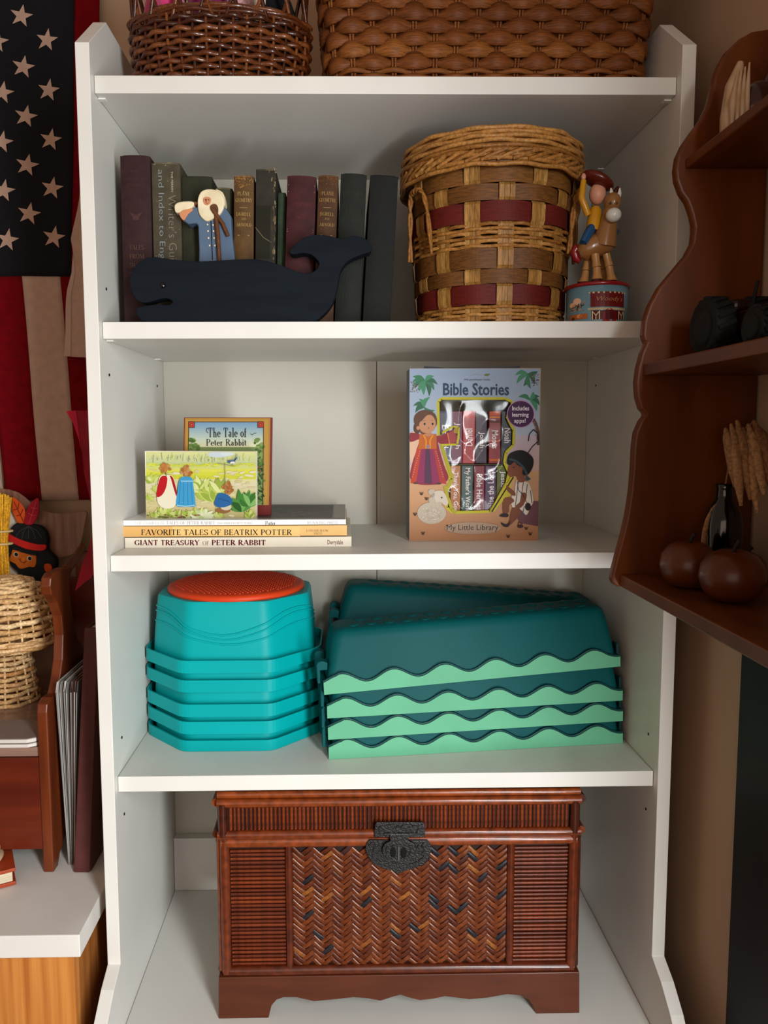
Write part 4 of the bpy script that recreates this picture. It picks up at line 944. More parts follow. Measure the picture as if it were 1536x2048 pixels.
# clear film with creases
fm = bpy.data.materials.new('clear_film'); fm.use_nodes = True; nt = fm.node_tree; N = nt.nodes; N.remove(N['Principled BSDF'])
tr_ = N.new('ShaderNodeBsdfTransparent'); gl = N.new('ShaderNodeBsdfGlossy'); gl.inputs['Roughness'].default_value = .09; mx = N.new('ShaderNodeMixShader'); fr = N.new('ShaderNodeFresnel'); fr.inputs[0].default_value = 1.33
nt.links.new(fr.outputs[0], mx.inputs[0]); nt.links.new(tr_.outputs[0], mx.inputs[1]); nt.links.new(gl.outputs[0], mx.inputs[2]); nt.links.new(mx.outputs[0], N['Material Output'].inputs[0])
x0, z0 = at(876, 1026, YF).x, at(876, 1026, YF).z; x1, z1 = at(1027, 797, YF).x, at(1027, 797, YF).z
nx, nz = 60, 90; vs_ = []; fs_ = []
for j in range(nz+1):
    for i in range(nx+1):
        x = x0+(x1-x0)*i/nx; z = z0+(z1-z0)*j/nz; v = Vector((x*42, 3.1, z*30)); e = min(i, nx-i, j*.8, (nz-j)*.8)/8; e = min(1, e)
        h = .0007*noise.noise(v)+.0017*(1-abs(noise.noise(v*.8+Vector((9, 0, 0)))))**6
        vs_.append((x, YF+.0036-h*e, z))
fs_ = [(j*(nx+1)+i, j*(nx+1)+i+1, (j+1)*(nx+1)+i+1, (j+1)*(nx+1)+i) for j in range(nz) for i in range(nx)]
MB().add(vs_, fs_, True).build('window_film', fm, bx, fix=False)

# ------------------------------------------------------------------ fourth shelf: nesting octagonal stepping stones
Z4 = ZS[3]
teal = mat('teal_plastic', '00a8aa', .42, '00a2a4', scale=8, bump=.06, bscale=900, spec=.14); orange = mat('orange_rubber', 'd64d1c', .5, 'cc4517', scale=10)
CX, CY = -.2186, .203
def octo(hx, hy, ch, z, r=.012, n=4):
    """octagon with rounded corners; ch is the cut at each corner"""
    V = [(hx, -hy+ch), (hx, hy-ch), (hx-ch, hy), (-hx+ch, hy), (-hx, hy-ch), (-hx, -hy+ch), (-hx+ch, -hy), (hx-ch, -hy)]; out = []
    for i in range(8):
        p0, p1, p2 = Vector(V[i-1]), Vector(V[i]), Vector(V[(i+1) % 8]); a = p1+(p0-p1).normalized()*r; b = p1+(p2-p1).normalized()*r
        for k in range(n+1):
            t = k/n; q = a*(1-t)**2+p1*2*t*(1-t)+b*t*t; out.append((CX+q.x, CY+q.y, z))
    return out
HX_, HY_, CH = .1295, .1155, .066
tops = (.6222, .5950, .5598, .5352, Z4+.0004); thick_ = (.0178, .0172, .018, .0178, .0155)
names_ = ['teal octagonal stepping stone with orange cushion, on top of its stack', 'second teal octagonal stepping stone from the top of the stack, only its rim showing', 'middle teal octagonal stepping stone of the stack of five', 'fourth teal octagonal stepping stone from the top, just above the lowest', 'lowest teal octagonal stepping stone, resting on the shelf']
for i, zr in enumerate(tops):
    t = thing('stepping_stone', names_[i], 'stepping stone', (CX, CY, zr), 'teal octagonal stepping stones')
    h = thick_[i]; H = .0785+h
    sc_ = .955
    dx_ = 0
    def oc(s_, z, r=.012, d=0): return [(x+dx_, y, zz_) for x, y, zz_ in octo(HX_*s_-d, HY_*s_-d, CH*s_-d*.4, z, r)]
    # rim band, open below
    MB().loft([oc(1, zr), oc(1, zr+h), oc(1, zr+h, d=.0022), oc(1, zr, d=.0022), oc(1, zr)], False, False, False).build('rim_band', teal, t)
    wall = MB().loft([oc(.915, zr+.002), oc(.915, zr+h*.6), oc(.913, zr+h), oc(.9, zr+h+.025), oc(.86, zr+H-.004, .011), oc(.845, zr+H, .011)], False, i == 0, True)
    if i == 0: wall.build('body', teal, t)
    else:
        MB().loft([oc(.915, zr+.002), oc(.915, zr+h*.6), oc(.913, zr+h), oc(.9, zr+h+.018)], False, False, True).build('body', teal, t)
    MB().loft([oc(1, zr+h*.12, d=.002), oc(.915, zr+h*.12)], False, False, False).build('rim_web', teal, t)
    if i == 0:
        zt = zr+H; R_ = .1025
        prof_ = [(R_*.99, 0), (R_*1.005, .0015), (R_, .006), (R_*.95, .0085), (R_*.9, .009), (R_*.6, .0105), (R_*.3, .0115), (.002, .012)]
        MB().lathe(prof_, (CX, CY, zt), 48, sy=.985).build('cushion', orange, t)
        nb = MB()
        for a in range(-14, 15):
            for b_ in range(-16, 17):
                x = a*.0068+(b_ % 2)*.0034; y = b_*.0059; r_ = math.hypot(x, y)
                if r_ > R_*.88: continue
                z = zt+.009+.003*(1-(r_/(R_*.9))**2); nb.loft([[(CX+x+.0019*cos(k*pi/3), CY+y+.0019*sin(k*pi/3), z-.0002) for k in range(6)], [(CX+x+.0013*cos(k*pi/3), CY+y+.0013*sin(k*pi/3), z+.0013) for k in range(6)]], False, True, True)
        o = nb.build('nubs', orange, t); o['kind'] = 'stuff'
        # raised wave lines round the wall
        for q_, (zz0, am) in enumerate(((.047, .015), (.0405, .015), (.030, .011))):
            pts = []; ring0 = oc(.913, 0); 
            for s_ in range(180):
                f = s_/180*len(ring0); k0 = int(f) % len(ring0); k1 = (k0+1) % len(ring0); g = f-int(f)
                ux = ring0[k0][0]*(1-g)+ring0[k1][0]*g-CX; uy = ring0[k0][1]*(1-g)+ring0[k1][1]*g-CY
                ang = math.atan2(uy, ux); z = zr+h+zz0+am*sin(3*ang+3.3-.12*q_)
                tt = max(0, (z-zr-h)/(H-h)); s2 = 1+(.86/.913-1)*tt**1.15*.97
                pts.append(Vector((CX+ux*s2, CY+uy*s2, z)))
            # drop duplicate corners
            pts = [p_ for k, p_ in enumerate(pts) if (p_-pts[k-1]).length > .0006]
            MB().tube(pts, .0015, 6, True).build('wave_line', teal, t)

# ------------------------------------------------------------------ fourth shelf: nesting balance beams
sea = mat('deep_teal_plastic', '005c5e', .5, '005658', scale=8, bump=.08, bscale=900, spec=.12); sea_d = mat('groove_shade_and_catch', '0c4a4c', .45); mint = mat('mint_plastic', '72b695', .55, '6cae8e', scale=12, bump=.05, bscale=800, spec=.15)  # darker teal: painted groove shadow above the wave, and the catches
BL, BDp, BH = .421, .1, .083
def rrect(x0, x1, y0, y1, z, r, n=5):
    out = []
    for q, (cx, cy) in enumerate(((x1-r, y1-r), (x0+r, y1-r), (x0+r, y0+r), (x1-r, y0+r))):
        for k in range(n+1): a = pi/2*(q+k/n); out.append(Vector((cx+r*cos(a), cy+r*sin(a), z)))
    return out
dotm = MB().lathe([(.0085, -.0006), (.0085, .0003), (.0075, .001), (.002, .0012)], seg=18).mesh('grip_dot', sea)
def beam(label, M, shown, dots):
    t = thing('balance_beam', label, 'balance beam', M @ Vector((BL/2, BDp/2, 0)), 'teal balance beams')
    off = Vector(t.location)
    def b(mb, name, m_, bev=0):
        mb.v = [tuple(M @ Vector(v)) for v in mb.v]; return mb.build(name, m_, t, bev)
    rings = []
    for z, li, ri, f, r in ((.001, .004, .003, .0035, .008), (.022, .006, .004, .005, .01), (.05, .011, .006, .0115, .014), (.069, .0145, .0085, .0155, .016), (.078, .0185, .0115, .0185, .016), (.0818, .024, .0165, .0235, .013), (.083, .031, .023, .0305, .01)):
        rings.append(rrect(li, BL-ri, f, BDp-f, z, r))
    if not shown: rings = rings[:3]
    b(MB().loft(rings, False, shown, True), 'shell', sea)
    # mint skirt with a wavy upper edge, front and back, and plain teal ends
    W = []
    for k in range(97):
        s_ = BL*k/96; W.append((s_, .0195+.0068*cos(2*pi*(s_-.0245)/.0715)*(1 if 4 < k < 93 else .8)))
    for y in (0, BDp-.0035):
        b(MB().prism([(0, y, 0), (BL, y, 0)]+[(x, y, z) for x, z in W[::-1]], (0, .0035, 0)), 'wave_skirt', mint)
        b(MB().tube([(x, y+.0026, z+.0012) for x, z in W], .0017, 6), 'wave_shade_line', sea_d)  # added dark tube painting the shadow line above the wave
    b(MB().box((0, .0037, 0), (.004, BDp-.0037, .016)), 'end_skirt', sea); b(MB().box((BL-.004, .0037, 0), (BL, BDp-.0037, .016)), 'end_skirt', sea)
    for y in (.012, .06):
        b(MB().prism([(-.0075, y, .012), (-.0075, y, .038), (-.005, y, .042), (.001, y, .043), (.008, y, .04), (.007, y, .03), (-.003, y, .03), (-.003, y, .012)], (0, .016, 0)), 'hook', sea, .0008)
        b(MB().box((BL+.0002, y, .004), (BL+.0035, y+.014, .03)), 'catch', sea_d, .0006)
    if dots:
        for r_ in range(2):
            for k in range(14):
                p_ = M @ Vector((.048+k*.0255+(r_*.0127), .038+r_*.026, .083)); o = piece('grip_dot', dotm, t, p_); o.rotation_euler = M.to_euler()
    return t
def place(x, y, z, yw, tilt): return Matrix.Translation((x, y, z)) @ Matrix.Rotation(yw, 4, 'Z') @ Matrix.Rotation(-tilt, 4, 'Y')
yw = math.atan2(.1006-.0568, .3405+.0765)
ux, uy = cos(yw), sin(yw)
F0 = Vector((-.0768, .0575))
for i, (zl, zr_, lab, dx) in enumerate(((Z4+.0003, Z4+.0003, 'lowest teal balance beam of the front stack, lying flat on the shelf', 0), (.5378, .5426, 'second teal balance beam from the bottom of the front stack', -.0006), (.5676, .5725, 'third teal balance beam from the bottom of the front stack', -.0016), (.6005, .6222, 'topmost teal balance beam of the front stack, tilted up to the right', -.0055))):
    beam(lab, place(F0.x+dx*ux, F0.y+dx*uy+.0005*i, zl, yw, math.atan2(zr_-zl, BL)), i == 3, i == 3)
for i, (zl, zr_, lab, yy) in enumerate(((Z4+.0003, Z4+.0003, 'lowest teal balance beam of the rear stack, mostly hidden by the front stack', .2162), (.5378, .5378, 'second teal balance beam of the rear stack, hidden behind the front stack', .2162), (.5676, .5676, 'third teal balance beam of the rear stack, just under the tilted one', .2162), (.634, .604, 'topmost teal balance beam of the rear stack, sloping down to the right', .2155))):
    beam(lab, place(-.0735, yy, zl, 0, math.atan2(zr_-zl, BL)), i == 3, i == 3)

# ------------------------------------------------------------------ bottom shelf: bamboo and cane trunk
KY = .02
tk = thing('trunk', 'reddish brown bamboo trunk with herringbone cane front and black lock, on the bottom shelf', 'trunk', (.0165, .14, ZB))
tw = mat('trunk_core', '2a120a', .6, '1f0d07', scale=30)
plw = mat('plinth_wood', '62321a', .45, '552a14', scale=9, stretch=(1.5, 8, 8), coat=.08)
pole = ramp_mat('bamboo_pole', [(0, '4a1e0d'), (.5, '6a3014'), (1, '8a461d')], .33, coat=.2, grain=(3, 3, 3), gscale=30, bump=.15)
reedm = ramp_mat('reed', [(0, '5c2710'), (.5, '703214'), (1, '803c18')], .42, spec=.22, coat=.05, grain=(20, 20, 20), gscale=8, bump=.1)
cane = ramp_mat('cane', [(0, '24232a'), (.07, '2b2a30'), (.1, '55260f'), (.5, '643013'), (.93, '763e1a'), (1, '9a662f')], .42, spec=.25, coat=.05, gscale=160, bump=.15)
def K(x, y, Y=KY): return at(x, y, Y)
kx0, kx1 = -.2235, .2575; kd = .262
# plinth: scalloped apron in front, plain boards on the other sides
ap = [(437, 2033), (537, 2033), (543, 2012), (553, 2000), (567, 1995), (593, 1995), (628, 2003), (667, 1999.5), (707, 1995), (735, 1997), (761, 2002), (786, 1994), (801, 1990), (816, 1995), (840, 2001), (866, 1998), (890, 1993), (939, 1999), (975, 1996), (1014, 1989), (1040, 1991), (1056, 1999), (1066, 2012), (1072, 2028), (1159, 2028), (1159, 1945), (437, 1955)]
q = [K(x, y, .018) for x, y in ap]
for i in (0, 1, 23, 24): q[i].z = ZB+.0003
zt = .2268
for i in (25, 26): q[i].z = zt
MB().prism(q, (0, .014, 0)).build('apron', plw, tk, .001)
px0, px1 = q[0].x, q[24].x
for x in (px0, px1-.014): MB().prism([(x, .0325, ZB+.0003), (x, .07, ZB+.0003), (x, .085, ZB+.02), (x, kd-.05, ZB+.02), (x, kd-.04, ZB+.0003), (x, kd, ZB+.0003), (x, kd, zt), (x, .0325, zt)], (.014, 0, 0)).build('plinth_side', plw, tk, .0008)
MB().box((px0+.0145, kd-.014, ZB+.02), (px1-.0145, kd, zt)).build('plinth_back', plw, tk)
by0, by1 = zt+.0002, .4255
body = MB().box((kx0+.004, KY+.008, by0), (kx1-.004, kd-.002, by1)).build('body', tw, tk)
ly0, ly1 = .4265, .4835
lidk = MB().box((kx0-.0005, KY+.004, ly0), (kx1+.0005, kd, ly1-.002)).build('lid', tw, tk, .002)
def rod(name, a, b, r, par, m=pole, flat=1., n=7):
    a, b = Vector(a), Vector(b); pts = [a.lerp(b, i/(n-1)) for i in range(n)]; rg = random.Random(int(a.x*9999+b.z*7777))
    return MB().tube(pts, [r*(1+rg.uniform(-.05, .05)) for _ in pts], 10, flat=flat).build(name, m, par)
YR = KY+.006
def hz(y, x=797): return K(x, y, KY).z
# body frame
rod('rail', (kx0+.004, YR, hz(1942)), (kx1-.004, YR, hz(1942)), .0072, body); rod('rail', (kx0+.004, YR, hz(1684)), (kx1-.004, YR, hz(1684)), .0078, body)
for x in (450, 1146): X = K(x, 1800).x; rod('post', (X, YR-.001, by0+.003), (X, YR-.001, by1-.002), .0066, body)
for x in (441, 1155): X = K(x, 1800).x; rod('post', (X, YR+.005, by0+.003), (X, YR+.005, by1-.002), .006, body)
for x in (578, 1022): X = K(x, 1800).x; rod('divider', (X, YR, hz(1936)), (X, YR, hz(1692)), .0052, body)
for X in (kx0+.0015, kx1-.0015):
    rod('rail', (X, YR+.004, hz(1942)), (X, kd-.006, hz(1942)), .006, body); rod('rail', (X, YR+.004, hz(1684)), (X, kd-.006, hz(1684)), .006, body)
# lid frame
YL = KY+.002
for y, r, d in ((1590, .0048, .004), (1604, .006, 0), (1667, .0062, 0)): rod('rail', (kx0, YL+d, hz(y)), (kx1, YL+d, hz(y)), r, lidk)
for x in (445, 1149): X = K(x, 1640).x; rod('post', (X, YL-.001, hz(1668)), (X, YL-.001, hz(1604)), .0062, lidk)
for X in (kx0-.002, kx1+.002):
    rod('rail', (X, YL+.002, hz(1604)), (X, kd-.004, hz(1604)), .0056, lidk); rod('rail', (X, YL+.002, hz(1667)), (X, kd-.004, hz(1667)), .0056, lidk)
# reeds: one mesh, many pieces
def reed_mesh(name, L, r):
    mb = MB(); sec = [(cos(pi*k/4), sin(pi*k/4)) for k in range(5)]
    mb.loft([[(r*c, -r*s_, z*L) for c, s_ in sec] for z in (0, 1)], True, True, True); return mb.mesh(name, reedm)
za, zb_ = hz(1660), hz(1611); n = 84; xa, xb = K(456, 1640).x, K(1138, 1640).x; rw = (xb-xa)/n
rm = reed_mesh('reed', zb_-za, rw*.43)
for i in range(n): piece('reed', rm, lidk, (xa+rw*(i+.5), KY+.0042, za), (0, R(rnd.uniform(-.6, .6)), 0), (rnd.uniform(.9, 1.06), rnd.uniform(.85, 1.2), 1))
n = 30; z0, z1 = hz(1934), hz(1700); rh = (z1-z0)/n
for a, b_ in ((461, 570), (1030, 1136)):
    X0, X1 = K(a, 1800).x, K(b_, 1800).x; rm = reed_mesh('reed', X1-X0, rh*.43)
    for i in range(n): piece('reed', rm, body, (X0, KY+.0078, z0+rh*(i+.5)), (R(90)*0, R(90), 0), (rnd.uniform(.92, 1.05), rnd.uniform(.85, 1.3), 1))
# herringbone cane: strips lying at alternate slants in columns, each tucked under the next column
X0, X1 = K(587, 1800).x, K(1014, 1800).x; zl0, zl1 = hz(1932), hz(1699); nc = 22; cw = (X1-X0)/nc; pz = .0083
mb = MB(); L = cw*1.7; wd = .0032
sec = [(-wd, 0), (-wd*.8, -.0009), (0, -.0012), (wd*.8, -.0009), (wd, 0)]
mb.loft([[(c, d+.0012*(abs(2*t-1)**2), (t-.5)*L) for c, d in sec] for t in (0, .25, .5, .75, 1)], True, True, True)
cm_ = mb.mesh('cane_strip', cane)
spots = []
for c in range(nc):
    k = 0
    while True:
        z = zl0+k*pz+(c % 2)*pz*.5
        if z > zl1+.001: break
        spots.append((X0+cw*(c+.5), z, 50 if c % 2 else -50)); k += 1
rnd.shuffle(spots)
rest = MB()
for i, (x, z, a) in enumerate(spots):
    a += rnd.uniform(-3, 3)
    if i < 299: piece('cane_strip', cm_, body, (x, KY+.0062, z), (0, R(a), 0), (1, rnd.uniform(.8, 1.3), 1))
    else:
        M = Matrix.Translation((x, KY+.0062, z)) @ Matrix.Rotation(R(a), 4, 'Y'); rest.add([M @ v.co for v in cm_.vertices], [tuple(p.vertices) for p in cm_.polygons], True)
if rest.v:
    o = rest.build('cane_weave', mat('cane_weave_brown', '7a4119', .32, '5a280f', scale=140, coat=.3), body); o['kind'] = 'stuff'
# black lock: hasp plate on the lid, shaped plate on the body, hanging hasp
iron = mat('black_iron', '1b1b1b', .42, '101010', scale=120, bump=.5, bscale=420, spec=.5)
def plate(pts, Y, th, name, par, bev=.0006, sm=0):
    q = smooth_poly(pts, sm) if sm else pts
    return MB().prism([K(x, y, Y) for x, y in q], (0, th, 0)).build(name, iron, par, bev)
plate([(753, 1645), (847, 1645), (850, 1650), (850, 1675), (748, 1675), (750, 1650)], KY-.0065, .003, 'hasp_plate', lidk)
lp = plate([(733, 1687), (738, 1681), (860-5, 1681), (861, 1688), (863, 1700), (858, 1716), (848, 1729), (830, 1737), (812, 1741), (797, 1748), (782, 1741), (764, 1737), (746, 1728), (736, 1712), (731, 1698)], KY-.004, .0035, 'lock_plate', body)
hs = plate(smooth_poly([(781, 1670), (817, 1670), (817, 1682), (828, 1688), (833, 1702), (826, 1716), (812, 1724), (798, 1728), (784, 1723), (770, 1715), (765, 1702), (769, 1689), (781, 1682)], 3), KY-.009, .004, 'hasp', lidk)
def curl(pts, par, Y, r=.0009): MB().tube([K(x, y, Y) for x, y in smooth_poly(pts, 4, False)], r, 6).build('scroll_relief', iron, par)
for s_ in (-1, 1):
    f = lambda pts: [(797+s_*(x-797), y) for x, y in pts]
    curl(f([(762, 1668), (758, 1656), (766, 1652), (776, 1656), (790, 1658), (796, 1650)]), lidk, KY-.0068); curl(f([(776, 1651), (786, 1650), (792, 1655)]), lidk, KY-.0068)
    curl(f([(738, 1692), (744, 1686), (750, 1692), (746, 1702), (752, 1710)]), lp, KY-.0042, .0012); curl(f([(756, 1690), (762, 1700), (754, 1706)]), lp, KY-.0042, .001)
    curl(f([(745, 1712), (760, 1724), (778, 1730)]), lp, KY-.0042, .001); curl(f([(776, 1692), (772, 1700), (778, 1712), (792, 1718)]), hs, KY-.0092, .0011)
curl([(783, 1694), (797, 1690), (811, 1694)], hs, KY-.0092, .001)
for x, c in ((786, dark), (807, dark)): MB().ball(K(x, 1705, KY-.0088), (.0042, .0012, .0075), 14, 8).build('key_hole', mat('pit', '040404', .9), hs)
MB().tube([K(797, 1692, KY-.0098), K(797, 1720, KY-.0098)], .0016, 8).build('staple', mat('grey_iron', '5a5a58', .4), hs)
MB().tube([K(768, 1668, KY-.0075), K(826, 1668, KY-.0075)], .0014, 8).build('hinge_pin', iron, lidk)

# ------------------------------------------------------------------ left: white table over a pine cabinet
TZ = .338
tt = thing('white_table_top', 'thick white painted table top at lower left, left of the bookcase', 'table top', (-.7, .13, TZ-.03))
MB().box((-1.3, -.0505, TZ-.0292), (-.383, .454, TZ)).build('top_board', whitep, tt, .0012)
pc = thing('pine_cabinet', 'pine cabinet with visible grain under the white table top', 'cabinet', (-.7, .13, 0))
MB().box((-1.28, -.042, .02), (-.3945, -.026, TZ-.0296)).build('front_panel', pine, pc, .0006)
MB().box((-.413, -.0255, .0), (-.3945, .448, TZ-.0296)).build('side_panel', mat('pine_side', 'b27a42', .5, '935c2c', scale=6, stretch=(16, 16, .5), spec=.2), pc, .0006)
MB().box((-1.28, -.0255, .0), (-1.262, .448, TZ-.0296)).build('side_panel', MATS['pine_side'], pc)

# small settle bench
bn = thing('bench', 'small cherry wood settle bench with curved arms, on the white table top', 'bench', (-.64, .16, TZ))
BXR, BXL = -.4655, -.83; bt = .0145
side = [(.083, .3383), (.1, .3383), (.108, .352), (.13, .366), (.335, .366), (.37, .345), (.38, .3383), (.408, .3383), (.416, .45), (.416, .6), (.26, .6), (.21, .64), (.19, .69), (.185, .73), (.2, .7515), (.17, .757), (.13, .757), (.117, .752), (.113, .74), (.117, .728), (.135, .712), (.15, .69), (.1535, .66), (.147, .625), (.132, .597), (.121, .584), (.1, .586), (.086, .581), (.083, .57)]
for x in (BXR, BXL): MB().prism([(x, y, z) for y, z in side], (-bt, 0, 0)).build('side_panel', cherry, bn, .0018)
x0, x1 = BXL+.0003, BXR-bt-.0003
MB().box((x0, .086, .371), (x1, .098, .5045)).build('front_board', mat('red_cherry', '722f18', .38, '5c2110', scale=6, stretch=(.8, 8, 8), coat=.1), bn, .0006)
MB().box((x0, .089, .505), (x1, .4145, .5178)).build('seat', mat('seat_sheen_cherry', 'a08478', .25, '8d7064', scale=9, stretch=(.9, 12, 12), coat=.4), bn, .0008)  # seat colour lightened to paint in a pinkish grey reflection
bk = [at(x, y, .39) for x, y in ((-30, 1120), (100, 1120), (140, 1112), (154, 1104), (163, 1085), (168, 1060), (175, 1025), (168, 1022), (130, 1027), (103, 1026), (84, 1021), (66, 1010), (50, 995), (36, 985), (18, 979), (-6, 977), (-40, 985), (-100, 1022), (-180, 1024), (-190, 1100), (-60, 1120))]
bk = [(p_.x, p_.z) for p_ in bk]
MB().tube([(-.4725, .186, .748), (-.485, .26, .751), (-.516, .389, .752)], [.0085, .008, .008], 10, flat=.8).build('arm_rail', cherry, bn)
for xq in (-.52, -.78): MB().box((xq-.012, .3945, .5182), (xq+.012, .4065, .745)).build('back_post', cherry, bn, .001)
MB().prism([(x, .39, z) for x, z in bk], (0, .0042, 0)).build('backrest', mat('back_sheen_cherry', '9a7663', .25, '765443', scale=9, stretch=(12, 12, .9), coat=.4), bn, .0015)  # pinkish gloss reflection painted into the backrest's base colour
felt = mat('red_felt', '7a2a14', .9, '642010', scale=80, bump=.3)
MB().box((x0+.01, .385, .585), (x1-.004, .394, .70)).build('lower_back_board', mat('red_cherry', '6a2413'), bn, .001)

# pads on the bench seat
padm = mat('pad_grey', '978882', .5, '8f807a', scale=20); pade = mat('pad_edge', 'd6d2cb', .5)
def pad(label, px, z, h, y0):
    x1 = px; t = thing('place_mat', label, 'mat', (x1-.1, .14, z), 'pads on the bench seat')
    P = [(x1-.25, y0), (x1-.0125, y0), (x1-.002, y0+.006), (x1, y0+.012), (x1-.016, y0+.06), (x1-.03, y0+.07), (x1-.25, y0+.07)]
    MB().prism([(x, y, z) for x, y in P], (0, 0, h-.0012)).build('pad', pade, t, .001); MB().prism([(x, y, z+h-.0011) for x, y in P], (0, 0, .0011)).build('top_sheet', padm, t, .0004)
pad('lower pale pad with clipped corner lying on the bench seat', -.4835, .5182, .0062, .0872)
pad('upper grey-topped pad with clipped corner lying on the bench seat', -.4845, .5246, .0066, .0872)

# wicker mushroom
MX, MY, MZ = -.6035, .279, .5181
mu = thing('wicker_mushroom', 'pale wicker mushroom with domed cap, standing on the bench seat', 'ornament', (MX, MY, MZ))
NSM = 14
zz = MZ+.003; k = 0
while zz < MZ+.104:
    t_ = (zz-MZ)/.1; r_ = .044-.015*t_**.8
    weaver(MX, MY, r_, r_, zz, NSM, k % 2, .0024, .0034, .0036, per=8, jit=.0012, seed=500+k).build('weaver', wick_p, mu); zz += .0082; k += 1
capz = MZ+.104; prof_ = []
for k in range(15):
    a = k/14*pi/2; prof_.append((.082*cos(a)**.8 if k < 14 else .004, .008+.09*sin(a)))
for k in range(14):
    r_, h_ = prof_[k]
    if r_ < .012: continue
    weaver(MX, MY, r_, r_, capz+h_, NSM*2 if r_ > .05 else NSM, k % 2, .0026, .0038, .0042, per=6, jit=.0014, seed=540+k).build('weaver', wick_p, mu)
for k, (r_, h_) in enumerate(((.083, .002), (.0835, -.003), (.082, -.007), (.077, -.009))):
    weaver(MX, MY, r_, r_, capz+h_+.003, NSM, k*.7, .0024, .0038, .0034, per=12, jit=.0016, seed=580+k).build('rim_weaver', wick_p, mu)
MB().ball((MX, MY, capz+.098), (.011, .013, .004), 16, 8).build('cap_button', wick_p, mu)
for i in range(NSM*2):
    a = 2*pi*i/(NSM*2)
    MB().tube([(MX+(r_-.0005)*cos(a), MY+(r_-.0005)*sin(a), capz+h_) for r_, h_ in prof_[0:14:2]], .0017, 6).build('stake', wick_p, mu)
    if i % 2 == 0: MB().tube([(MX+(.044-.015*t_**.8)*cos(a), MY+(.044-.015*t_**.8)*sin(a), MZ+.001+.1*t_) for t_ in (0, .2, .4, .6, .8, 1)], .0018, 6).build('stake', wick_p, mu)

# felt doll and straw whisk leaning on the back
DY = .37
dl = thing('felt_doll', 'felt doll face with black hair, red headband and two feathers, behind the wicker mushroom', 'doll', (-.6, .378, .5181))
fk = mat('black_felt', '17191a', .9, '202324', scale=90, bump=.4); fo = mat('tan_felt', 'c06a1c', .85, 'b05e16', scale=60, bump=.2); fr_ = mat('red_band', 'cc2a22', .8, 'b8201c', scale=60, bump=.2); fc = mat('crimson_felt', 'b0182c', .8, '8f1022', scale=50, bump=.3); fg = mat('orange_felt', 'd4601a', .8, 'a83c12', scale=25, bump=.3)
def D(pts, Y, th, name, m, bev=.002, sm=3, par=None):
    q = smooth_poly(pts, sm) if sm else pts
    return MB().prism([at(x, y, Y) for x, y in q], (0, th, 0)).build(name, m, par or dl, bev, 3)
D([(20, 1072), (19, 1062), (24, 1052), (34, 1046), (46, 1046), (56, 1050), (66, 1050), (80, 1054), (90, 1066), (94, 1082), (92, 1096), (98, 1106), (108, 1116), (112, 1130), (104, 1150), (92, 1168), (60, 1172), (40, 1150), (20, 1130), (12, 1106), (8, 1084)], DY+.001, .016, 'hair', fk, .004)
D([(10, 1068), (14, 1066), (32, 1076), (54, 1084), (74, 1089), (91, 1090), (90, 1099), (78, 1102), (52, 1098), (30, 1089), (14, 1080), (9, 1074)], DY-.003, .004, 'headband', fr_, .001)
D([(26, 1098), (38, 1103), (50, 1107), (60, 1109), (71, 1110), (70, 1133), (58, 1134), (48, 1137), (38, 1137), (30, 1128), (18, 1121), (22, 1108)], DY-.003, .004, 'face', fo, .0012)
for pts in ([(26, 1094), (40, 1098), (48, 1102), (47, 1105.5), (36, 1102), (25, 1099)], [(52, 1104), (64, 1106), (73, 1107), (72, 1111), (58, 1109)]): D(pts, DY-.0045, .003, 'fringe', fk, .0006)
for x, y in ((32, 1109), (59, 1117)):
    MB().ball(at(x, y, DY-.003), (.0045, .001, .0042), 14, 8).build('eye', cream, dl); MB().ball(at(x+.5, y, DY-.0042), (.0034, .001, .0034), 14, 8).build('pupil', fk, dl)
MB().ball(at(46, 1119, DY-.003), (.0052, .003, .0056), 14, 10).build('nose', fo, dl)
MB().tube([at(x, y, DY-.0036) for x, y in ((38, 1117), (42, 1124), (48, 1126), (53, 1122))], .0005, 6).build('smile', mat('brown_thread', '5a2c10', .8), dl)
D([(48, 1046), (36, 1046), (30, 1036), (24, 1022), (24, 1004), (25, 994), (34, 1000), (44, 1010), (50, 1024)], DY+.002, .003, 'feather', fg, .001)
D([(48, 1047), (50, 1032), (52, 1022), (60, 1008), (70, 998), (76, 997), (78, 1008), (77, 1026), (70, 1042), (62, 1050)], DY-.0005, .003, 'feather', fc, .001)
for a, b_ in (((28, 1003), (47, 1044)), ((36, 1018), (27, 1020)), ((36, 1018), (38, 1006)), ((41, 1030), (33, 1032)), ((41, 1030), (46, 1018))): MB().tube([at(*a, DY+.0018), at(*b_, DY+.0018)], .0007, 5).build('feather_vein', mat('vein_dark', '8a2c10', .8), dl)
for a, b_ in (((73, 1002), (58, 1047)), ((68, 1018), (62, 1014)), ((68, 1018), (75, 1016)), ((64, 1031), (56, 1026)), ((64, 1031), (73, 1030))): MB().tube([at(*a, DY-.0007), at(*b_, DY-.0007)], .0006, 5).build('feather_vein', mat('vein_pink', 'd0505c', .8), dl)
for a in range(5): MB().tube([at(57, 1052, DY+.0008), at(57+(a-2)*9, 1062, DY-.001), at(57+(a-2)*14, 1078, DY-.0006)], .0006, 5).build('hair_seam', mat('grey_thread', '4a4d4e', .8), dl)
D([(40, 1160), (100, 1150), (112, 1180), (108, 1250), (30, 1250)], DY+.004, .014, 'body', fk, .004)
for pts in ([(88, 1130), (98, 1128), (104, 1136), (98, 1146), (90, 1142)],): D(pts, DY-.004, .004, 'collar_patch', fg, .001)
ws = thing('straw_whisk', 'bundle of yellow straw tied with string, left of the felt doll', 'whisk', (-.66, .367, .5181))
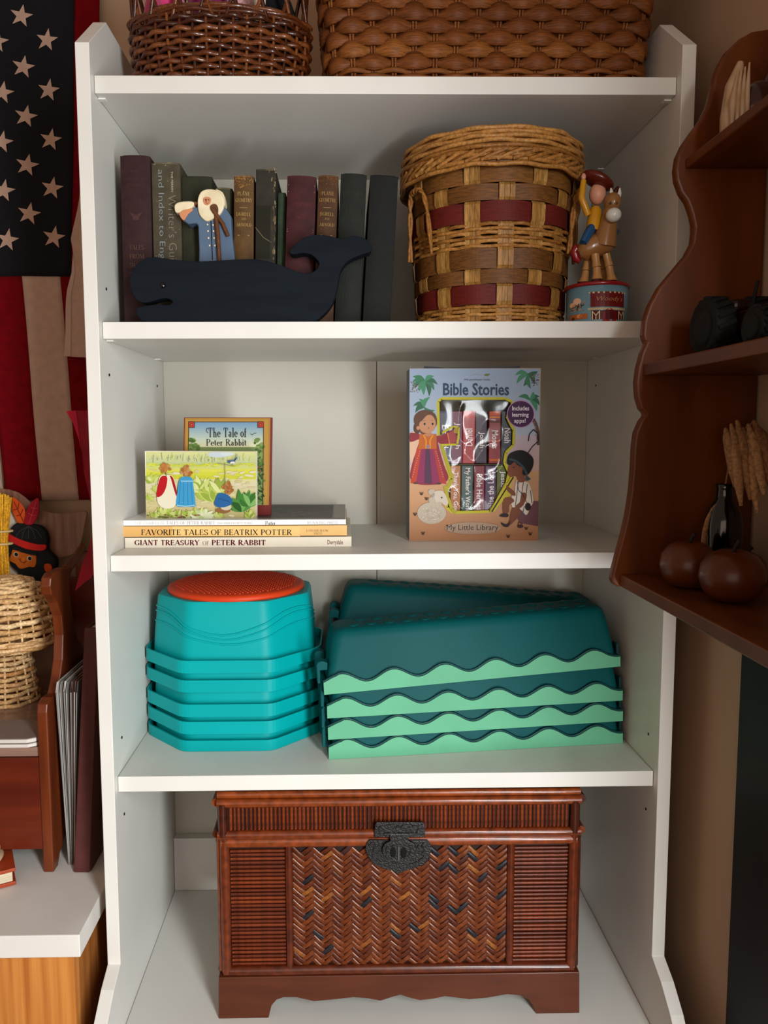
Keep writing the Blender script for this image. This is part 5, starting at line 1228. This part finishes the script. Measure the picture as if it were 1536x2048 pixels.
straw = ramp_mat('straw', [(0, 'c08a12'), (.5, 'dba81c'), (1, 'e8bd3a')], .6)
for i in range(34):
    f = i/33; xt = -26+48*f; top = at(xt, 988+abs(f-.55)*14+rnd.uniform(-3, 3), .356+rnd.uniform(0, .012)); mid = at(-10+24*f, 1078, .354+rnd.uniform(0, .012)); bot = at(-14+31*f, 1135, .354+rnd.uniform(0, .01)); low = Vector((bot.x, .358, .523))
    MB().tube([low, bot, mid, top], .0019, 6).build('straw', straw, ws)
for y in (1062, 1087): MB().ring(*(lambda c: ([(c.x+.021*cos(2*pi*k/24), c.y+.012*sin(2*pi*k/24), c.z) for k in range(24)], [(cos(2*pi*k/24), sin(2*pi*k/24), 0) for k in range(24)]))(at(0, y, .36)), .0016, .002).build('string_tie', mat('string', 'd8c08a', .8), ws)
pt = thing('paper_card', 'cream paper card standing between straw whisk and felt doll', 'card', (-.64, .387, .5181))
MB().prism([at(x, y, .388) for x, y in ((-20, 1010), (26, 1016), (40, 1060), (34, 1170), (-20, 1170))], (0, .001, 0)).build('sheet', mat('ivory_paper', 'ddd0bc', .8), pt)

# records in sleeves and the maroon binder, right of the bench
slv = mat('sleeve_white', 'd6d2cc', .6, 'b9b4ae', scale=40, stretch=(1, 1, .2)); slb = mat('sleeve_brown', '8a7066', .65, '6d564c', scale=50, stretch=(1, 1, .2)); slg = mat('sleeve_grey', 'a09c98', .6, '6e6a68', scale=60, stretch=(1, 1, .2))
labs = ('leftmost white sleeve leaning beside the bench', 'second sleeve from the left beside the bench', 'third sleeve from the left beside the bench, pale and thick', 'fourth sleeve from the left beside the bench', 'fifth sleeve from the left beside the bench, brownish', 'sixth sleeve from the left, nearly touching the maroon binder', 'rightmost thin sleeve, against the maroon binder')
for i in range(7):
    th = (.0016, .0012, .0028, .0012, .003, .0022, .0012)[i]; xt = -.459+.0048*i; xb = -.4505+.0014*i; H = .268
    t = thing('record_sleeve', labs[i], 'sleeve', (xb, .2, TZ), 'sleeves beside the bench')
    y0 = .099+.0015*(i % 3)
    P = [(xb, y0, TZ+.0006), (xb+th*.25, y0, TZ+.0006), (xt+th, y0, TZ+H-.012), (xt+th*.9, y0+.006, TZ+H), (xt, y0+.006, TZ+H), (xt, y0, TZ+H-.012)]
    MB().prism(P, (0, .215, 0)).build('sleeve', (slv, slg, slv, slg, slb, slb, slg)[i], t, .0003)
    MB().prism([(xb+.0001, y0+.0005, TZ+.002), (xb+th*.2, y0+.0005, TZ+.002), (xt+th*.8, y0+.001, TZ+H-.014), (xt+th*.2, y0+.001, TZ+H-.014)], (0, -.0014, 0)).build('page_edge', (slg, slv, slg, slv, slg, slv, slv)[i], t)
bd = thing('binder', 'tall maroon binder leaning between the sleeves and the bookcase side', 'binder', (-.42, .19, TZ))
mar = mat('maroon_vinyl', '613634', .5, '58302e', scale=60, bump=.1)
bq = [atZ(146, 1746, TZ+.0004), atZ(180, 1746, TZ+.0004)]; byy = bq[0].y
a = at(168, 1256, byy); b_ = at(197, 1256, byy)
MB().prism([bq[0], bq[1], b_, a], (0, .006, 0)).build('spine', mar, bd, .0025, 3)
MB().prism([bq[0]+Vector((0, .0062, 0)), bq[0]+Vector((.003, .0062, 0)), a+Vector((.003, .0062, 0)), a+Vector((0, .0062, 0))], (0, .21, 0)).build('cover_board', mar, bd)
MB().prism([bq[1]+Vector((-.003, .0062, 0)), bq[1]+Vector((0, .0062, 0)), b_+Vector((0, .0062, 0)), b_+Vector((-.003, .0062, 0))], (0, .21, 0)).build('cover_board', mat('binder_side', '6a4a3a', .6), bd)
MB().prism([bq[0]+Vector((.0034, .01, .004)), bq[1]+Vector((-.0034, .01, .004)), b_+Vector((-.0034, .01, -.004)), a+Vector((.0034, .01, -.004))], (0, .195, 0)).build('page_block', paper, bd)

# small orange book with shell-like discs on it at the left edge of the frame
ok = thing('orange_book', 'orange-edged book lying on the table top at the left frame edge', 'book', (-.53, .06, TZ))
Mo = Matrix.Translation((-.506, .055, TZ+.0004)) @ Matrix.Rotation(R(28), 4, 'Z'); orc = mat('orange_cover', 'b0502a', .5, 'a04522', scale=40)
MB().box((-.12, 0, 0), (0, .08, .005), Mo).build('back_cover', orc, ok, .001); MB().box((-.12, 0, .0192), (0, .08, .0242), Mo).build('front_cover', orc, ok, .001)
MB().box((-.118, .003, .0051), (-.004, .078, .0191), Mo).build('page_block', paper, ok)
for i, (dz, dx, lab) in enumerate(((.0245, -.012, 'lower cream wafer lying on the orange book'), (.0338, -.016, 'upper cream wafer lying on the orange book'))):
    t = thing('cream_wafer', lab, 'wafer', Mo @ Vector((-.05, .04, dz)), 'cream wafers on the orange book')
    MB().lathe([(.036, 0), (.042, .003), (.043, .005), (.04, .0085), (.01, .0088)], Mo @ Vector((-.042+dx, .042, dz)), 28).build('wafer', mat('wafer_cream', 'cdb79a', .7, 'b89c7c', scale=60, bump=.4), t)

# ------------------------------------------------------------------ flag on the back wall
FY = .44
fl = thing('flag', 'American flag hung upright on the back wall, left of the bookcase', 'flag', (-.56, FY, 1.2))
navyc = mat('navy_cloth', '12131f', .85, '0e0f19', scale=90, bump=.3, bscale=700); redc = mat('red_cloth', '820818', .9, '720614', scale=70, bump=.3, bscale=700, spec=.1); whc = mat('cream_cloth', 'c6ab9a', .85, 'bca190', scale=70, bump=.3, bscale=700)
def wav(x, z): return .0035*sin(x*38+z*3)+.002*sin(z*17+x*9)
def sheet(corners, name, m, dy=0., nx=8, nz=24, par=None, thick=.0008):
    """cloth between four photograph corners: top left, top right, bottom right, bottom left"""
    A, B, C_, D_ = [at(x, y, FY+dy) for x, y in corners]; vs_ = []
    for j in range(nz+1):
        for i in range(nx+1):
            s_, t_ = i/nx, j/nz; p_ = (A*(1-s_)+B*s_)*(1-t_)+(D_*(1-s_)+C_*s_)*t_; p_.y += wav(p_.x, p_.z); vs_.append(p_)
    fs_ = [(j*(nx+1)+i, j*(nx+1)+i+1, (j+1)*(nx+1)+i+1, (j+1)*(nx+1)+i) for j in range(nz) for i in range(nx)]
    o = MB().add(vs_, fs_, True).build(name, m, par or fl); md = o.modifiers.new('thickness', 'SOLIDIFY'); md.thickness = thick; md.offset = 0; return o
sheet([(-330, -60), (152, -60), (141, 552), (-300, 556)], 'canton', navyc, 0, 30, 40)
for a, b_, c, d_, m_ in ((-185, -112, -116, -46, whc), (-112, -35, -46, 10, redc), (-35+0, 45, 86, 10, redc) if 0 else (-35, 45, 85, 10, redc), (45, 119, 157, 85, whc), (119, 190, 222, 157, redc)):
    if a == -112: m_ = whc; 
    sheet([(a, 552), (b_, 552), (c, 1000), (d_, 1000)], 'stripe', m_, .0004)
sheet([(152, -60), (200, -60), (200, 552), (141, 552)], 'stripe', redc, .0014)
def star(cx, cy, r, tilt):
    P = []
    for k in range(10): a = R(tilt-90+36*k); rr_ = r if k % 2 == 0 else r*.4; P.append((cx+rr_*cos(a), cy+rr_*sin(a)))
    q = [at(x, y, FY-.0016) for x, y in P]
    for p_ in q: p_.y += wav(p_.x, p_.z)
    MB().prism(q, (0, .0006, 0)).build('star', whc, fl)
for x, y in ((-5, 83), (5, 185), (5, 285), (10, 383), (17, 481), (42, 31), (45, 132), (50, 231), (54, 330), (59, 428), (93, 79), (95, 178), (99, 277), (103, 375), (107, 474)): star(x, y, 23.5, 10)
pcl = thing('cream_pennant', 'narrow cream cloth strip hanging over the flag beside the bookcase', 'cloth', (-.485, .3, 1.17))
P = [(163, 350), (158, 400), (150, 440), (143, 470), (142, 482), (146, 505), (143, 545), (134, 580), (131, 620), (131, 665), (128, 712), (150, 714), (200, 716), (200, 350)]
MB().prism([at(x, y, .42) for x, y in smooth_poly(P[:-4], 2, False)+P[-4:]], (0, .0012, 0)).build('strip', whc, pcl)
MB().prism([at(x, y, .4188) for x, y in ((146, 505), (143, 545), (134, 580), (131, 620), (131, 665), (128, 712), (141, 713), (142, 640), (142, 590), (150, 545))], (0, .001, 0)).build('folded_hem', mat('cream_cloth_light', 'c9b1a2', .85), pcl)
pn = thing('crimson_pennant', 'crimson curled pennant hanging between flag and bookcase', 'pennant', (-.42, .12, .85))
crm = mat('crimson_cloth', 'a0102e', .7, '8c0c28', scale=40)
P = smooth_poly([(132, 822), (146, 846), (158, 880), (165, 915), (168, 945), (177, 985), (186, 1030), (184, 1070), (176, 1100), (164, 1130), (150, 1182)], 3, False)+smooth_poly([(172, 1163), (188, 1148), (204, 1110), (214, 1040), (212, 950), (208, 820)], 3, False)
MB().prism([at(x, y, .12) for x, y in P], (0, .0012, 0)).build('cloth', crm, pn)
MB().prism([at(x, y, .1188) for x, y in ((132, 822), (146, 846), (158, 880), (165, 915), (168, 940), (163, 905), (157, 860), (152, 821))], (0, .001, 0)).build('fold', mat('crimson_light', 'c8234a', .7), pn)

# ------------------------------------------------------------------ right: wall shelf with scalloped ends and what stands on it
SE = -.09
sh = thing('wall_shelf', 'brown wooden wall shelf with scalloped end and three shelves, on the right wall', 'shelf', (.36, -.3, .78))
ep = [(1536, 57), (1505, 62), (1480, 76), (1455, 100), (1440, 124), (1430, 150), (1424, 180), (1416, 210), (1402, 238), (1384, 262), (1366, 288), (1355, 312), (1351, 338), (1353, 360), (1362, 385), (1374, 402), (1378, 412), (1384, 430), (1389, 455), (1385, 485), (1372, 510), (1345, 542), (1318, 575), (1299, 610), (1289, 640), (1286, 670), (1289, 681), (1293, 685), (1284, 705), (1276, 735), (1272, 765), (1274, 795), (1281, 818), (1291, 829), (1281, 842), (1271, 865), (1267, 895), (1265, 940), (1261, 985), (1254, 1030), (1245, 1070), (1234, 1110), (1225, 1145), (1223, 1162), (1230, 1172), (1238, 1174)]
q = [at(x, y, SE) for x, y in ep]
xw = .4085
ztop = q[0].z; zbot = q[-1].z
q = [Vector((min(p_.x, xw), p_.y, p_.z)) for p_ in q]+[Vector((xw, SE, zbot)), Vector((xw, SE, ztop))]
def endp(y): return MB().prism([Vector((p_.x, y, p_.z)) for p_ in q], (0, .012, 0)).build('end_panel', oak, sh, .0035, 3)
endp(SE); NEAR = -.585; endp(NEAR)
SZ = []
for y0, y1, x in ((318, 335, 1371), (728, 752, 1286), (1148, 1172, 1239)):
    a, b_ = at(x, y0, SE), at(x, y1, SE); th = max(a.z-b_.z, .0105)
    MB().box((a.x, NEAR+.0125, a.z-th), (xw, SE-.0003, a.z)).build('shelf_board', oak, sh, .0015); SZ.append((a.z, a.x))
bbd = thing('black_board', 'tall matte black board leaning against the right wall below the wall shelf', 'board', (.402, -.3, 0))
MB().box((.4, -.5, .004), (.4092, -.095, .765)).build('panel', black, bbd, .001)
MB().box((.398, -.5, 0), (.4094, -.095, .0038)).build('foot_rail', black, bbd)
# turned wooden fruit
gourd = mat('wooden_fruit', '6e3a16', .38, '57290e', scale=25, stretch=(1, 1, .3), coat=.15); stemm = mat('fruit_stem', '2a170c', .7)
sz, sx_ = SZ[2]
def fruit(label, px, py, Y, r):
    c = at(px, py, Y); c.z = sz
    t = thing('wooden_fruit', label, 'fruit', (c.x, Y, sz), 'wooden fruit on the wall shelf')
    prof_ = [(r*.25, .0006), (r*.6, r*.1), (r*.88, r*.38), (r, r*.8), (r*.94, r*1.2), (r*.72, r*1.52), (r*.4, r*1.68), (r*.14, r*1.62), (r*.04, r*1.56)]
    MB().lathe(prof_, (c.x, Y, sz), 32).build('body', gourd, t); MB().tube([(c.x, Y, sz+r*1.55), (c.x+.002, Y, sz+r*1.8), (c.x+.005, Y-.002, sz+r*2)], [.0022, .0018, .0024], 8).build('stem', stemm, t)
fruit('turned wooden fruit at the back left of the lowest wall shelf', 1376, 1160, -.165, .0285)
fruit('turned wooden fruit nearest the viewer on the lowest wall shelf', 1462, 1200, -.232, .0295)
fruit('turned wooden fruit at the back right of the lowest wall shelf', 1492, 1110, -.15, .02)
# dark bottle with dried grass
bo = thing('dark_bottle', 'dark bottle behind the wooden fruit, holding dried grass', 'bottle', (.36, -.122, sz))
bx_, by_ = .358, -.124
MB().lathe([(.016, .0006), (.019, .003), (.0195, .06), (.017, .075), (.009, .088), (.008, .1), (.0095, .104), (.007, .105)], (bx_, by_, sz), 28).build('glass', mat('dark_glass', '0a0908', .12, spec=.6), bo)
gr = thing('dried_grass', 'bunch of pale dried grass heads drooping from the dark bottle', 'grass', (bx_, by_, sz+.105))
grm = ramp_mat('dry_grass', [(0, '8a6240'), (1, 'b08a62')], .8)
for k, (x, y, Y) in enumerate(((1470, 974, -.14), (1482, 1012, -.15), (1500, 1000, -.15), (1515, 1026, -.155), (1528, 990, -.16), (1545, 985, -.16), (1540, 940, -.16))):
    tip = at(x, y, Y); top = Vector((bx_+.012, by_-.008, sz+.165))+Vector((.006*(k-3), 0, .004*(k % 3)))
    d_ = tip-top; pts = [Vector((bx_, by_, sz+.1)), Vector((bx_+.004, by_-.004, sz+.14)), top, top.lerp(tip, .45)+Vector((0, 0, .006)), tip]
    MB().tube(pts[:4], .001, 6).build('stalk', grm, gr); MB().tube([pts[2], pts[2].lerp(pts[3], .5), pts[3], pts[3].lerp(tip, .6), tip], [.0016, .0052, .006, .0048, .0016], 8).build('seed_head', grm, gr)
for k, pts in enumerate((((1410, 1062), (1416, 1040), (1426, 1018), (1437, 1004)), ((1420, 1066), (1424, 1044), (1431, 1024), (1438, 1008)))):
    t = thing('dried_husk', ('left', 'right')[k]+' one of two pale curved husk strips behind the wooden fruit', 'husk', (at(*pts[0], -.13).x, -.13, sz))
    P = [at(x, y, -.128) for x, y in pts]; P = [Vector((P[0].x-.004, -.128, sz+.001))]+P
    MB().tube(P, [.003, .0032, .003, .0024, .0008], 8, flat=.5).build('strip', grm, t)
# toy tractor wheel on the middle shelf
sz1, sx1 = SZ[1]
tr = thing('toy_tractor', 'dark toy tractor with large black tyre on the middle wall shelf', 'toy', (.33, -.19, sz1))
rub = mat('black_rubber', '0c0d0b', .7, '121310', scale=60, bump=.5); trm = mat('dark_red_metal', '2c0c08', .4)
c = at(1447, 640, -.19); rw_ = .0285; wx = .318
Mw = Matrix.Rotation(R(90), 4, 'Y') @ Matrix.Rotation(0, 4, 'Z')
for wy, r_, wx_ in ((-.165, .029, wx), (-.165, .029, .36), (-.25, .018, wx+.004), (-.25, .018, .356)):
    whl = MB().lathe([(r_*.35, -.011), (r_*.62, -.0115), (r_*.66, -.009), (r_*.92, -.011), (r_, -.007), (r_, .007), (r_*.92, .011), (r_*.3, .011)], (wx_, wy, sz1+r_+.0003), 32, M=Mw).build('tyre', rub, tr)
    for k in range(18):
        a = 2*pi*k/18; ca = Vector((0, cos(a), sin(a)))
        MB().box((-.009, -.0022, -.0012), (.009, .0022, .0012), Matrix.Translation(Vector((wx_, wy, sz1+r_+.0003))+ca*(r_+.0006)) @ Matrix.Rotation(a-pi/2, 4, 'X') @ Matrix.Rotation(R(25), 4, 'Z')).build('tread_lug', rub, whl)
    MB().lathe([(r_*.34, -.008), (r_*.3, -.006), (.003, -.005)], (wx_, wy, sz1+r_+.0003), 20, M=Mw).build('hub', trm, whl)
MB().box((.33, -.27, sz1+.022), (.35, -.15, sz1+.042)).build('chassis', trm, tr, .004, 3); MB().box((.327, -.185, sz1+.042), (.353, -.15, sz1+.055)).build('seat_block', trm, tr, .005, 3)
MB().tube([(.34, -.195, sz1+.04), (.34, -.205, sz1+.068)], .0018, 8).build('steering_post', rub, tr); MB().tube([(.333, -.25, sz1+.042), (.333, -.25, sz1+.075)], .002, 8).build('exhaust_pipe', rub, tr)
# figurine on the top shelf
sz0, sx0 = SZ[0]
fg_ = thing('rooster_figurine', 'glazed cream and red-brown rooster figurine on the top wall shelf', 'figurine', (.352, -.15, sz0))
crg = mat('cream_glaze', 'bfa384', .35, 'a98a68', scale=60, coat=.3, bump=.5); brg = mat('brown_glaze', '4a170d', .2, '330f08', scale=40, coat=.5)
a = [at(x, y, -.15) for x, y in ((1478, 190), (1482, 150), (1488, 104), (1500, 120), (1520, 150), (1536, 110))]
MB().tube([Vector((.338, -.15, sz0+.0006)), Vector((.336, -.15, sz0+.02)), Vector((.3385, -.15, sz0+.05)), Vector((.343, -.15, sz0+.072))], [.012, .0105, .009, .003], 14).build('tail', crg, fg_)
for k in range(4): MB().tube([Vector((.331+.005*k, -.161, sz0+.006)), Vector((.331+.0045*k, -.162, sz0+.03)), Vector((.336+.004*k, -.158, sz0+.056+.004*k))], [.0018, .0032, .0008], 8).build('tail_feather', crg, fg_)
MB().ball((.362, -.15, sz0+.03), (.02, .016, .024), 20, 14).build('body', brg, fg_); MB().tube([(.372, -.15, sz0+.035), (.378, -.15, sz0+.06), (.38, -.15, sz0+.078)], [.013, .009, .007], 14).build('neck', brg, fg_)
MB().ball((.381, -.15, sz0+.084), (.009, .008, .009), 16, 10).build('head', brg, fg_); MB().tube([(.389, -.15, sz0+.084), (.396, -.15, sz0+.081)], [.003, .0008], 8).build('beak', crg, fg_)
MB().prism([(.373, -.1515, sz0+.09), (.376, -.1515, sz0+.1), (.379, -.1515, sz0+.094), (.382, -.1515, sz0+.102), (.385, -.1515, sz0+.094), (.388, -.1515, sz0+.098), (.388, -.1515, sz0+.088)], (0, .003, 0)).build('comb', redp, fg_, .0006)
MB().ball((.352, -.163, sz0+.012), (.008, .006, .012), 14, 10).build('wing', crg, fg_)
MB().tube([(.36, -.15, sz0+.0006), (.36, -.15, sz0+.01)], [.01, .006], 14).build('foot', brg, fg_)
